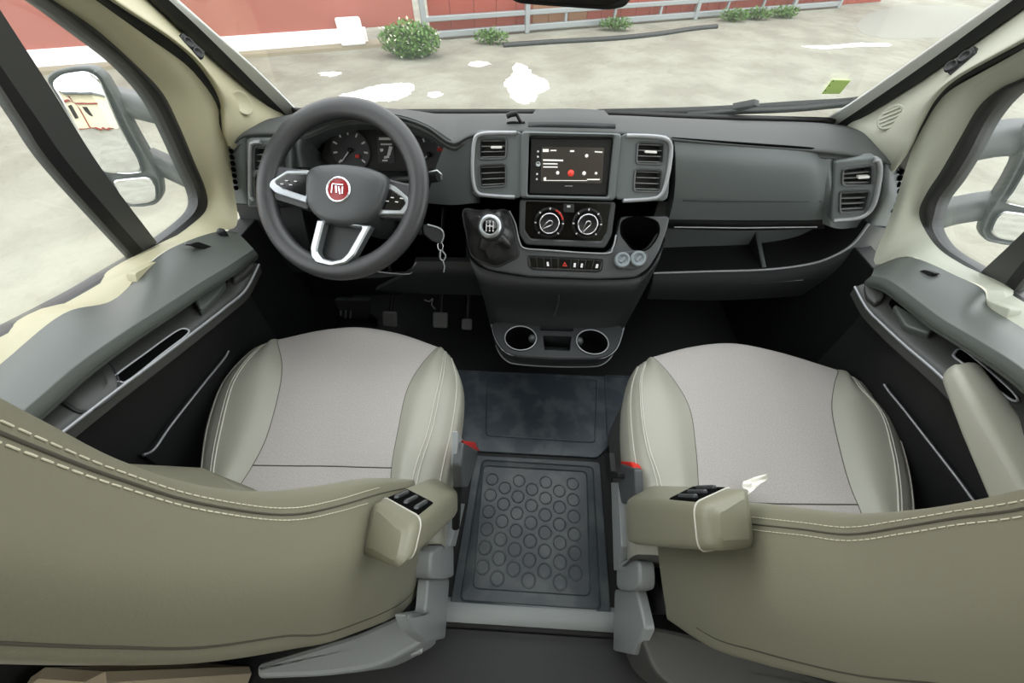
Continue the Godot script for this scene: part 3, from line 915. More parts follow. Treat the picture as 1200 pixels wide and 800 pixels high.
	put(st, "shelf", M.black, t)
	st = mb()
	var bw := [[], []]
	for p in shb:
		bw[0].append(p)
		bw[1].append(Vector3(p.x, 0.66, p.z))
	shell(st, patch(bw, 30, 4), Vector3(0, 0, -0.01))
	put(st, "shelf_back", M.dash, t)
	st = mb()
	var dv := on_z(893, 313, -0.90)
	var dt := on_x(884, 268, dv.x)
	plate(st, [dv, dt, Vector3(dv.x, dt.y, -1.015), Vector3(dv.x, dv.y, -1.015)], Vector3(0.01, 0, 0), 0.002)
	put(st, "shelf_divider", M.black, t)  # painted black for the shadow on its side face
	st = mb()
	tube(st, [dv + Vector3(0.005, 0, 0.002), dt + Vector3(0.005, 0, 0.002)], 0.0055, 8)
	put(st, "divider_edge", M.dash, t)
	st = mb()
	tube(st, spline(sh, 6), 0.0035, 6)
	put(st, "shelf_edge", M.silver_paint, t)
	st = mb()
	var lw := list_uvz([758, 350, -0.93, 830, 352, -0.93, 890, 350, -0.93, 945, 345, -0.93, 985, 332, -0.925, 1010, 314, -0.925, 1046, 268, -0.93])
	var lm := []
	for k in 7: lm.append((sh[k] * 0.65 + lw[k] * 0.35) + Vector3(0, 0, 0.012))
	shell(st, patch([sh, lm, lw], 40, 10), Vector3(0, 0, -0.012))
	put(st, "lower_band", M.dash_trim, t)
	st = mb()
	grid(st, patch([list_uvz([1016, 258, -0.935, 1032, 258, -0.935, 1050, 258, -0.95]), list_uvz([1012, 290, -0.935, 1026, 292, -0.935, 1046, 292, -0.95]), list_uvz([1000, 325, -0.935, 1014, 322, -0.935, 1034, 318, -0.95])], 8, 8))
	put(st, "end_lower", M.dash_trim, t)
	st = mb()
	tube(st, list_uvz([880, 332, -0.893, 941, 328, -0.893]), 0.0015, 5)
	put(st, "band_groove", M.silver_paint, t)
	# lower left panels
	st = mb()
	rows = [list_uvz([276, 239, -0.92, 320, 240, -0.92, 352, 239, -0.92]), list_uvz([288, 275, -0.925, 325, 277, -0.925, 360, 276, -0.925]), list_uvz([303, 312, -0.95, 335, 318, -0.95, 372, 320, -0.95])]
	shell(st, patch(rows, 16, 10), Vector3(0, 0, -0.02))
	put(st, "lower_left_panel", M.dash_dark, t)
	st = mb()
	rows = [list_uvz([486, 306, -0.885, 520, 306, -0.885, 556, 307, -0.885]), list_uvz([478, 320, -0.875, 520, 320, -0.872, 558, 322, -0.872]), list_uvz([440, 340, -0.89, 500, 344, -0.885, 566, 346, -0.885])]
	shell(st, patch(rows, 14, 10), Vector3(0, 0, -0.02))
	put(st, "knee_panel", M.dash_dark, t)
	st = mb()
	rows = [list_uvz([360, 322, -0.95, 420, 326, -0.93, 480, 322, -0.90]), list_uvz([365, 345, -0.98, 420, 346, -0.96, 470, 345, -0.92])]
	shell(st, patch(rows, 14, 4), Vector3(0, 0, -0.02))
	put(st, "lower_left_edge", M.black, t)
	st = mb()
	tube(st, spline(list_uvz([437, 318, -0.88, 478, 321, -0.875, 484, 313, -0.88, 488, 307, -0.884]), 5), 0.002, 6)
	put(st, "panel_line", M.silver_paint, t)
	radio()
	steering_column()

func dial(parent: Node, c: Vector3, n: Vector3, r: float, ticks: int, turn: float):
	var d := tag(Node3D.new(), "") as Node3D
	d.name = numbered("dial", parent)
	parent.add_child(d)
	var xf := facing(c, n)
	var st := mb()
	lathe(st, xf, [Vector2(r, -0.004), Vector2(r, 0.003), Vector2(r * 0.94, 0.002), Vector2(0, 0.001)], 36)
	put(st, "dial_face", M.dash_dark, d)
	st = mb()
	for k in ticks:
		var a: float = lerp(-0.7, PI + 0.7, float(k) / (ticks - 1))
		var dir := xf.basis * Vector3(cos(a), 0, -sin(a))
		var sd := n.cross(dir)
		box(st, Transform3D(Basis(dir, sd, n), c + dir * r * 0.78 + n * 0.003), Vector3(r * 0.2, 0.0042, 0.001), 0.0003)
	put(st, "tick_marks", M.glyph, d)
	st = mb()
	var nd := xf.basis * Vector3(cos(PI + turn * 2.2), 0, sin(turn * 2.2))
	tube(st, [c + n * 0.006 - nd * 0.004, c + n * 0.006 + nd * r * 0.75], [0.0022, 0.001], 6)
	put(st, "needle", M.glyph, d)
	st = mb()
	lathe(st, facing(c + n * 0.004, n), [Vector2(0.006, -0.002), Vector2(0.006, 0.004), Vector2(0, 0.005)], 14)
	put(st, "needle_cap", M.black, d)

func radio():
	var at := SA + SN * 0.004
	var t := thing("car_radio", on_plane(668, 195, at, SN), "black touch-screen car radio with white and red icons in the middle of the dashboard", "car radio")
	var st := mb()
	plate(st, rounded(list_p([622, 162, 718, 163, 711, 229, 620, 227], at, SN), 0.003, 2), SN * -0.04, 0.002)
	put(st, "bezel", M.black, t)
	var scr := list_p([635, 172, 708, 173, 705, 215, 634, 213], at + SN * 0.0015, SN)
	var sm: StandardMaterial3D = mat("screen", Color(0.09, 0.085, 0.08), 0.15)
	sm.emission_enabled = true
	sm.emission = Color(0.33, 0.31, 0.28)
	sm.emission_energy_multiplier = 0.5
	var wm: StandardMaterial3D = mat("screen_white", Color(0.8, 0.8, 0.78), 0.3)
	wm.emission_enabled = true
	wm.emission = Color(0.9, 0.9, 0.87)
	wm.emission_energy_multiplier = 0.6
	var rm: StandardMaterial3D = mat("screen_red", Color(0.8, 0.25, 0.2), 0.3)
	rm.emission_enabled = true
	rm.emission = Color(0.85, 0.25, 0.2)
	rm.emission_energy_multiplier = 0.5
	st = mb()
	plate(st, rounded(scr, 0.002, 2), SN * -0.003, 0.0005)
	var s := put(st, "screen", sm, t)
	for g in [[636, 174.5, 643, 174.5, 643, 178, 636, 178], [645, 175.5, 652, 175.5, 652, 177, 645, 177], [668, 176, 673, 176, 673, 178, 668, 178], [697, 177, 706, 177.5, 706, 179, 697, 178.5], [636.5, 186.5, 660, 187, 660, 189, 636.5, 188.5], [636.5, 191, 653.5, 191.3, 653.5, 192.8, 636.5, 192.5], [636.5, 194.8, 653.5, 195, 653.5, 196.5, 636.5, 196.3], [637, 211, 688, 211.2, 688, 212, 637, 211.8], [688, 209.5, 703, 209.5, 703, 211, 688, 211], [637, 208, 640, 207.5, 640, 211.5, 637, 211.5]]:
		st = mb()
		plate(st, list_p(g, at + SN * 0.003, SN), SN * -0.002, 0.0002)
		put(st, "screen_text", wm, s)
	for g in [[687.5, 182.5, 0.0038], [653.5, 202.5, 0.004], [684.5, 203, 0.0044], [698.5, 203, 0.003]]:
		st = mb()
		lathe(st, facing(on_plane(g[0], g[1], at + SN * 0.0025, SN), SN), [Vector2(g[2], -0.001), Vector2(g[2], 0.0008), Vector2(0, 0.001)], 14)
		put(st, "screen_icon", wm, s)
	st = mb()
	lathe(st, facing(on_plane(669, 202.7, at + SN * 0.0025, SN), SN), [Vector2(0.0075, -0.001), Vector2(0.0075, 0.0008), Vector2(0, 0.001)], 20)
	put(st, "screen_icon", rm, s)
	for g in [[630.5, 177.5], [630.3, 183.7], [629.4, 204], [629, 210]]:
		st = mb()
		lathe(st, facing(on_plane(g[0], g[1], at + SN * 0.001, SN), SN), [Vector2(0.0024, -0.001), Vector2(0.0024, 0.001), Vector2(0, 0.0012)], 12)
		put(st, "button", M.glyph, t)
	st = mb()
	lathe(st, facing(on_plane(630.5, 192.3, at + SN * 0.001, SN), SN), [Vector2(0.0056, 0), Vector2(0.006, 0.004), Vector2(0.0045, 0.006), Vector2(0.0036, 0.004), Vector2(0, 0.003)], 18)
	put(st, "volume_knob", M.silver, t)
	st = mb()
	plate(st, list_p([662, 217.3, 671, 217.5, 671, 218.6, 662, 218.4], at + SN * 0.001, SN), SN * -0.001, 0.0002)
	put(st, "badge", M.silver, t)

# ---------------------------------------------------------------- centre console with climate panel, gear lever and cup holders
var KA: Vector3
var KN: Vector3
func console():
	var t := thing("centre_console", Vector3(0.05, 0.3, -0.75), "dark grey centre console under the radio with climate knobs and cup holders", "console")
	KA = on_z(543, 247, -0.86)
	var kb := on_z(785, 253, -0.86)
	var kc := on_z(660, 325, -0.76)
	KN = (kb - KA).cross(kc - KA).normalized()
	if KN.y < 0: KN = -KN
	var st := mb()
	# climate panel
	var o := rounded(list_p([609, 234, 722, 237, 717, 276, 709, 291, 616, 287, 608, 274], SA + SN * 0.004, SN), 0.008, 4)
	var i := rounded(list_p([616, 236, 716, 239, 711, 272, 705, 283, 622, 280, 615, 270], SA + SN * 0.004, SN), 0.006, 4)
	frame(st, o, i, SN * -0.04, 0.003)
	put(st, "climate_surround", M.dash_trim, t)
	st = mb()
	rings(st, [moved(i, SN * -0.03), moved(i, SN * -0.004)])
	var cp := put(st, "climate_panel", M.gloss_black, t)
	for q in [[643.5, 261], [688, 262]]:
		var c := on_plane(q[0], q[1], SA + SN * 0.002, SN)
		var xf := facing(c, SN)
		var kn := tag(Node3D.new(), "") as Node3D
		kn.name = numbered("climate_knob", t)
		t.add_child(kn)
		st = mb()
		lathe(st, xf, [Vector2(0.038, -0.006), Vector2(0.037, 0.003), Vector2(0.031, 0.004), Vector2(0.029, -0.001)], 36)
		put(st, "collar", M.black, kn)
		st = mb()
		lathe(st, xf, [Vector2(0.026, -0.004), Vector2(0.0255, 0.012), Vector2(0.0225, 0.0145), Vector2(0.0215, 0.013), Vector2(0.0, 0.013)], 36)
		put(st, "dial", M.black, kn)
		st = mb()
		lathe(st, xf, [Vector2(0.0258, 0.010), Vector2(0.0252, 0.0145), Vector2(0.0225, 0.0155), Vector2(0.0218, 0.0125)], 36)
		put(st, "knob_ring", M.chrome, kn, "chrome ring")
		var ang: float = 2.55 if q[0] < 660 else 2.15
		var d := xf.basis * Vector3(cos(ang), 0, sin(ang))
		var sd := SN.cross(d)
		var pl := []
		for k in 9:
			var a := -PI / 2 + PI * k / 8.0
			pl.append(c + SN * 0.016 - d * (0.002 + 0.0075 * cos(a)) + sd * 0.0075 * sin(a))
		pl.append(c + SN * 0.016 + d * 0.0205 + sd * 0.0035)
		pl.append(c + SN * 0.016 + d * 0.0205 - sd * 0.0035)
		st = mb()
		frame(st, pl, inset(pl, 0.003), SN * -0.004, 0.0005)
		put(st, "pointer", M.chrome, kn, "chrome pointer")
		st = mb()
		for k in 7:
			var a2 := PI * 0.75 + k * PI * 0.25
			var dd := xf.basis * Vector3(cos(a2), 0, sin(a2))
			box(st, Transform3D(Basis(dd, SN.cross(dd), SN), c + dd * 0.034 + SN * 0.0045), Vector3(0.005, 0.003, 0.001), 0.0003)
		put(st, "tick_marks", M.glyph, kn)
		if q[0] < 660:
			st = mb()
			var arc := []
			for k in 9:
				var a3 := -1.15 + k * 0.11
				arc.append(c + xf.basis * Vector3(cos(a3), 0, sin(a3)) * 0.034 + SN * 0.0045)
			tube(st, arc, 0.0022, 6)
			put(st, "warm_mark", M.glyph_red, kn)
	st = mb()
	plate(st, rounded(list_p([660.5, 238.5, 673, 239, 673, 249, 660.5, 248.5], SA + SN * 0.003, SN), 0.002, 2), SN * -0.01, 0.001)
	var bt := put(st, "climate_button", M.dash_dark, t)
	st = mb()
	plate(st, list_p([664.5, 240.5, 668.5, 240.5, 668.5, 243, 664.5, 243], SA + SN * 0.004, SN), SN * -0.002, 0.0003)
	put(st, "glyph", M.glyph, bt)
	# sloping console top as one plate with the cup well cut out
	var out := list_p([541, 246, 597, 246, 606, 268, 612, 290, 640, 293, 711, 296, 720, 288, 727, 253, 786, 253, 781, 272, 773, 294, 761, 314, 745, 325, 700, 327, 620, 324, 572, 316, 553, 303, 546, 281], KA, KN)
	out = rounded(out, 0.012, 3)
	var cup_px := [729, 262, 735, 257, 748, 255, 761, 257, 770, 262, 771, 273, 765, 284, 758, 291, 749, 293, 741, 290, 735, 283, 729, 274]
	var cup := spline(list_p(cup_px, KA, KN), 3, true)
	st = mb()
	plate_holes(st, out, [cup], KN * -0.02, 0.005)
	put(st, "console_top", M.dash_trim, t)
	st = mb()
	var dnv := Vector3(0, -1, -0.12)
	rings(st, [moved(inset(cup, -0.004), KN * 0.0005), moved(inset(cup, -0.0015), KN * 0.003), moved(inset(cup, 0.0), KN * 0.002), moved(inset(cup, 0.001), dnv * 0.03), moved(inset(cup, 0.004), dnv * 0.12)], false, true, true)
	put(st, "cup_well", M.void, t)  # near-black colour paints the shade inside the well
	st = mb()
	tube(st, spline(list_p([597, 247, 604, 262, 609, 284, 616, 291, 640, 293, 708, 297, 718, 290, 722, 275], KA + KN * 0.003, KN), 6), 0.0022, 6)
	put(st, "console_line", M.silver_paint, t)
	# two round sockets with grey caps
	st = mb()
	plate(st, rounded(list_p([720, 302, 724, 296, 745, 293, 757, 294, 760, 301, 753, 313, 740, 316, 722, 315], KA + KN * 0.008, KN), 0.008, 3), KN * -0.02, 0.003)
	put(st, "socket_plate", M.dash_trim, t)
	for q in [[729, 304.5], [747.5, 303]]:
		st = mb()
		var c := on_plane(q[0], q[1], KA + KN * 0.009, KN)
		lathe(st, facing(c, KN), [Vector2(0.0195, -0.004), Vector2(0.0195, 0.005), Vector2(0.0175, 0.008), Vector2(0.013, 0.0085), Vector2(0.0125, 0.0065), Vector2(0, 0.0065)], 28)
		var so := put(st, "socket_cap", M.socket_grey, t)
		st = mb()
		var d := (KN.cross(Vector3(0.6, 0, 1))).normalized()
		box(st, Transform3D(Basis(d, KN, d.cross(KN)), c + KN * 0.0075), Vector3(0.016, 0.004, 0.008), 0.0015)
		put(st, "cap_tab", M.socket_grey, so)
	# strip of nine switches
	var sb2 := list_p([618.5, 300.5, 707, 305, 704.5, 316, 700, 317.5, 624, 314.5, 620, 311], KA + KN * 0.002, KN)
	st = mb()
	frame(st, rounded(moved(inset(sb2, -0.004), KN * 0.0), 0.006, 3), rounded(sb2, 0.004, 3), KN * -0.008, 0.0015)
	put(st, "switch_surround", M.black, t)
	var cuts := [0.0, 0.1, 0.2, 0.3, 0.4, 0.58, 0.68, 0.78, 0.89, 1.0]
	for k in 9:
		var a := on_plane(lerpf(620, 706, cuts[k]) + 0.5, lerpf(301, 305.5, cuts[k]), KA + KN * 0.004, KN)
		var b := on_plane(lerpf(620, 706, cuts[k + 1]) - 0.5, lerpf(301, 305.5, cuts[k + 1]), KA + KN * 0.004, KN)
		var c := on_plane(lerpf(622, 703, cuts[k + 1]) - 0.5, lerpf(313, 316, cuts[k + 1]), KA + KN * 0.004, KN)
		var d := on_plane(lerpf(622, 703, cuts[k]) + 0.5, lerpf(313, 316, cuts[k]), KA + KN * 0.004, KN)
		st = mb()
		plate(st, [a, b, c, d], KN * -0.008, 0.001)
		var sw := put(st, "switch", M.gloss_black, t)
		if k in [2, 4, 5, 6, 8]:
			st = mb()
			var m := (a + b + c * 1.6 + d * 1.6) / 5.2 + KN * 0.0006
			var w := (b - a) * (0.16 if k != 4 else 0.2)
			var h := (d - a) * (0.22 if k != 4 else 0.32)
			if k == 4:
				var tr := [m - w - h * -0.5, m + w + h * 0.5, m - h]
				frame(st, tr, [m - w * 0.45 + h * 0.25, m + w * 0.45 + h * 0.25, m - h * 0.45], KN * -0.001, 0.0002)
			else: plate(st, [m - w - h, m + w - h, m + w * 1.1 + h, m - w * 1.1 + h], KN * -0.001, 0.0002)
			put(st, "glyph", M.glyph_red if k == 4 else M.glyph, sw)
	# front face below the switches down to the cup tray
	st = mb()
	var top := list_p([545, 281, 552, 304, 572, 317, 620, 325, 700, 328, 745, 326, 762, 314, 780, 280], KA - KN * 0.008, KN)
	var r2 := list_uvz([552, 310, -0.79, 560, 326, -0.765, 580, 334, -0.757, 624, 338, -0.753, 696, 340, -0.753, 738, 338, -0.757, 754, 328, -0.765, 770, 310, -0.79])
	var r3 := list_uvz([566, 348, -0.80, 573, 356, -0.775, 588, 360, -0.767, 626, 362, -0.764, 692, 364, -0.764, 724, 364, -0.767, 738, 360, -0.775, 750, 350, -0.80])
	var r4 := list_uvz([575, 384, -0.80, 582, 388, -0.765, 594, 388, -0.752, 628, 386, -0.748, 686, 388, -0.748, 712, 392, -0.752, 722, 394, -0.765, 728, 390, -0.80])
	shell(st, patch([top, r2, r3, r4], 50, 24), Vector3(0, -0.002, -0.02))
	put(st, "front_face", M.dash_dark, t)
	st = mb()
	tube(st, spline(list_uvz([655, 346, -0.752, 654, 356, -0.757, 649, 371, -0.757]), 5), 0.0018, 6)
	put(st, "face_crease", M.dash_trim, t)
	# cup tray
	var ty := 0.348
	var to := rounded(list_y([575, 378, 604, 374, 700, 376, 731, 382, 727, 398, 722, 409, 712, 417, 698, 420, 650, 420, 606, 417, 592, 412, 584, 403, 579, 392], ty), 0.015, 3)
	var dn := Vector3.DOWN
	st = mb()
	rings(st, [moved(to, dn * 0.075 + Vector3(0, 0, -0.025)), moved(to, dn * 0.03 + Vector3(0, 0, -0.004)), moved(to, dn * 0.004), inset(to, 0.003)], true, false)
	var th := []
	for q in TRAY_CUPS: th.append(circle(on_y(q[0], q[1], ty), q[2], 40))
	for q in TRAY_SLOTS: th.append(rounded(list_y(q, ty), 0.004, 3))
	face_with_holes(st, inset(to, 0.003), th, dn)
	for h in th: grid(st, [h, moved(h, dn * 0.05)], true)
	for h in th: cap(st, moved(h, dn * 0.05), dn)
	put(st, "tray", M.dash_dark, t)
	st = mb()
	tube(st, spline(list_y([576, 380, 579, 392, 584, 403, 592, 412, 606, 417, 650, 420, 698, 420, 712, 417, 722, 409, 727, 398, 731, 384], ty - 0.006), 5), 0.0022, 6)
	put(st, "tray_line", M.silver_paint, t)
	st = mb()
	tube(st, spline(moved(list_y([580, 394, 584, 403, 592, 412, 606, 417, 650, 420, 698, 420, 712, 417, 722, 409, 727, 398], ty), dn * 0.062 + Vector3(0, 0, -0.018)), 5), 0.002, 6)
	put(st, "tray_line", M.silver_paint, t)
	for q in TRAY_CUPS:
		var c := on_y(q[0], q[1], ty)
		st = mb()
		lathe(st, Transform3D(Basis.IDENTITY, c), [Vector2(q[2] + 0.004, -0.001), Vector2(q[2] + 0.003, 0.003), Vector2(q[2], 0.003), Vector2(q[2] - 0.001, -0.04), Vector2(q[2] - 0.006, -0.048), Vector2(0, -0.048)], 40)
		put(st, "cup_holder", M.void, t)
		st = mb()
		tube(st, moved(circle(c, q[2] + 0.002, 30), Vector3(0, 0.003, 0)), 0.0018, 6, true)
		put(st, "cup_holder_ring", M.silver_paint, t)
		st = mb()
		lathe(st, facing(c + Vector3(q[2] * 0.8 * q[3], -0.012, -0.012), Vector3(-q[3], 0.5, 0.3)), [Vector2(0.013, -0.006), Vector2(0.011, 0.006), Vector2(0.006, 0.01), Vector2(0, 0.011)], 16)
		put(st, "grip_stud", M.dash_trim, t)
	gear_lever()

const TRAY_CUPS := [[610, 396.5, 0.043, 1.0], [694, 401, 0.043, -1.0]]
const TRAY_SLOTS := [[633, 380, 672, 381, 672, 388, 633, 387], [636, 393, 670, 394, 668, 411, 638, 410]]
func gear_lever():
	var kc := on_plane(575, 266, KA + KN * 0.085, KN)
	var t := thing("gear_lever", on_plane(576, 290, KA, KN), "gear lever with a round silver-topped knob and wrinkled black boot on the console", "gear lever")
	var base := list_p([543, 247, 560, 247, 578, 247, 594, 247, 600, 262, 604, 280, 607, 299, 596, 306, 582, 312, 566, 307, 553, 299, 547, 275], KA + KN * 0.002, KN)
	var st := mb()
	var neck := kc - KN * 0.02
	var xf := facing(neck, KN)
	var rng := RandomNumberGenerator.new()
	rng.seed = 8
	var loops := []
	var b2 := spline(base, 4, true)
	var cb := Vector3.ZERO
	for p in b2: cb += p / b2.size()
	var k0 := b2.size()
	for j in 9:
		var f := j / 8.0
		var l := []
		for i in k0:
			var dir: Vector3 = (b2[i] - cb)
			var target := neck + dir.normalized() * 0.016
			var p: Vector3 = b2[i].lerp(target, f) + KN * 0.012 * sin(f * PI)
			p += dir.normalized() * (sin(i * 0.9 + j * 1.1) * 0.006 + sin(i * 0.5 - j * 0.9) * 0.008) * sin(f * PI)
			l.append(p)
		loops.append(l)
	rings(st, loops, false, true, false)
	put(st, "boot", M.boot_leather, t, "wrinkled black leather boot")
	st = mb()
	tube(st, b2, 0.003, 6, true)
	put(st, "boot_frame", M.dash_dark, t)
	st = mb()
	lathe(st, facing(kc, KN), [Vector2(0.0, -0.04), Vector2(0.014, -0.039), Vector2(0.017, -0.026), Vector2(0.026, -0.016), Vector2(0.032, -0.002), Vector2(0.031, 0.009), Vector2(0.0265, 0.016), Vector2(0.025, 0.017)], 32)
	put(st, "knob", M.wheel_leather, t)
	st = mb()
	lathe(st, facing(kc, KN), [Vector2(0.0275, 0.0125), Vector2(0.0262, 0.0175), Vector2(0.0205, 0.0205), Vector2(0.0175, 0.0198)], 32)
	put(st, "knob_ring", M.silver, t, "silver ring")
	st = mb()
	lathe(st, facing(kc, KN), [Vector2(0.0178, 0.017), Vector2(0.0172, 0.0202), Vector2(0, 0.021)], 32)
	var cap0 := put(st, "knob_cap", M.gloss_black, t)
	var kx := facing(kc, KN).basis
	st = mb()
	var ox := [-0.008, 0.0, 0.008]
	for x in ox: box(st, Transform3D(Basis(kx.x, KN, kx.z), kc + KN * 0.021 + kx.x * x), Vector3(0.0016, 0.001, 0.012), 0.0003)
	box(st, Transform3D(Basis(kx.x, KN, kx.z), kc + KN * 0.021), Vector3(0.016, 0.001, 0.0016), 0.0003)
	put(st, "shift_pattern", M.glyph, cap0)
	var digits := [["1", -0.008, -0.009], ["3", 0.0, -0.0095], ["5", 0.008, -0.009], ["2", -0.008, 0.0095], ["4", 0.0, 0.01], ["6", 0.008, 0.0095]]
	for d in digits:
		var o := MeshInstance3D.new()
		o.mesh = text_mesh(d[0], 0.0065, 0.0006)
		hang(o, "numeral", M.glyph, cap0)
		o.transform = Transform3D(Basis(kx.x, -kx.z, KN), o.position + kc + KN * 0.0212 + kx.x * d[1] + kx.z * d[2])

# ---------------------------------------------------------------- steering wheel
var WC := Vector3(-0.450, 0.758, -0.741)
var WA := Vector3(-0.0699, 0.7431, 0.6655)
func wheel_list(a: Array, up: float) -> Array:
	return list_p(a, WC + WA * up, WA)
func steering_wheel():
	var t := thing("steering_wheel", WC, "black leather steering wheel with silver-framed buttons and a round red emblem", "steering wheel")
	var x := Vector3.UP.cross(WA).normalized()
	var y := WA.cross(x)
	var st := mb()
	var loops := []
	for i in 64:
		var a := TAU * i / 64
		var d := x * cos(a) + y * sin(a)
		var l := []
		for j in 14:
			var b := TAU * j / 14
			l.append(WC + d * (0.1705 + cos(b) * 0.0215) + WA * sin(b) * 0.0165)
		loops.append(l)
	loops.append(loops[0])
	for q in 64: grid(st, [loops[q], loops[q + 1]], true, false)
	put(st, "rim", M.wheel_leather, t)
	# hub cushion, domed
	var hub := rounded(wheel_list([360, 200, 372, 194, 400, 192, 432, 196, 457, 206, 452, 230, 441, 252, 428, 262, 405, 265, 381, 261, 365, 250, 358, 230], 0.018), 0.02, 3)
	st = mb()
	rings(st, [scaled(hub, 1.0, WA * -0.05), scaled(hub, 1.0, WA * -0.006), scaled(hub, 0.985, WA * 0.002), scaled(hub, 0.94, WA * 0.007), scaled(hub, 0.82, WA * 0.011), scaled(hub, 0.6, WA * 0.0135), scaled(hub, 0.3, WA * 0.0145)], true, true, false)
	put(st, "hub", M.hub, t)
	# arms from hub to rim
	for q in [[362, 198, 336, 196, 318, 192, 314, 232, 330, 236, 362, 246], [452, 208, 476, 214, 498, 214, 496, 246, 474, 256, 440, 254]]:
		st = mb()
		plate(st, rounded(wheel_list(q, 0.004), 0.01, 3), WA * -0.022, 0.005)
		put(st, "spoke", M.wheel_leather, t)
	for q in [[[362, 199, 336, 199, 317, 211, 314, 218, 322, 226, 359, 238], [361, 204, 336, 204, 323, 212, 322, 215, 330, 220, 359, 230]], [[455, 214, 463, 218, 477, 230, 480, 240, 474, 251, 441, 251], [453, 221, 460, 224, 471, 231, 475, 238, 469, 246, 446, 245]]]:
		var o := rounded(wheel_list(q[0], 0.011), 0.004, 3)
		var i := rounded(wheel_list(q[1], 0.011), 0.003, 3)
		st = mb()
		frame(st, o, i, WA * -0.014, 0.002)
		put(st, "button_frame", M.silver, t, "satin silver frame")
		st = mb()
		rings(st, [moved(i, WA * -0.012), moved(i, WA * -0.002)])
		var pad := put(st, "button_pad", M.gloss_black, t)
		var c := Vector3.ZERO
		for p in i: c += p / i.size()
		for k in 4:
			st = mb()
			var off: Vector3 = x * (-0.015 + 0.01 * k) + y * (0.004 if k % 2 else -0.004)
			box(st, Transform3D(Basis(x, y, WA), c + off + WA * 0.0005), Vector3(0.007, 0.002, 0.002), 0.0005)
			put(st, "button_mark", M.glyph, pad)
	# lower twin arm framed in silver
	st = mb()
	frame(st, rounded(wheel_list([371, 257, 363, 290, 364, 301, 370, 308, 387, 312, 405, 308, 415, 299, 434, 264], 0.019), 0.004, 3), rounded(wheel_list([379, 260, 371, 292, 372, 297, 377, 303, 388, 305.5, 400, 303, 407, 296, 424, 266], 0.019), 0.004, 3), WA * -0.02, 0.003)
	put(st, "lower_spoke", M.silver, t, "satin silver lower spoke")
	st = mb()
	rings(st, [wheel_list([377, 260, 371, 292, 375, 303, 388, 306, 401, 303, 408, 296, 427, 262], -0.02), wheel_list([377, 260, 371, 292, 375, 303, 388, 306, 401, 303, 408, 296, 427, 262], -0.006)])
	put(st, "lower_spoke_core", M.dash_dark, t)
	# emblem
	var ec := on_plane(396.5, 222, WC + WA * 0.033, WA)
	var xf := Transform3D(Basis(x, WA, -y), ec)
	st = mb()
	lathe(st, xf, [Vector2(0.0265, -0.006), Vector2(0.0265, 0.001), Vector2(0.0245, 0.003), Vector2(0.0225, 0.002), Vector2(0.022, 0.0)], 40)
	var em := put(st, "emblem", M.chrome, t, "round red emblem in a chrome ring")
	st = mb()
	lathe(st, xf, [Vector2(0.0225, 0.0), Vector2(0.014, 0.0012), Vector2(0, 0.0016)], 40)
	put(st, "emblem_disc", M.red_deep, em)
	st = mb()
	for q in [[-0.0125, 0.0, 0.003, 0.018, 0.0], [-0.001, 0.0095, 0.024, 0.0026, 0.0], [-0.0035, -0.0005, 0.0032, 0.015, 0.18], [0.0035, -0.002, 0.0032, 0.016, 0.3], [0.0105, -0.001, 0.0032, 0.015, 0.05]]:
		box(st, Transform3D(Basis(x, y, WA) * Basis(Vector3(0, 0, 1), q[4]), ec + x * q[0] + y * q[1] + WA * 0.002), Vector3(q[2], q[3], 0.0022), 0.0006)
	put(st, "emblem_letters", M.chrome, em, "chrome letter strokes")

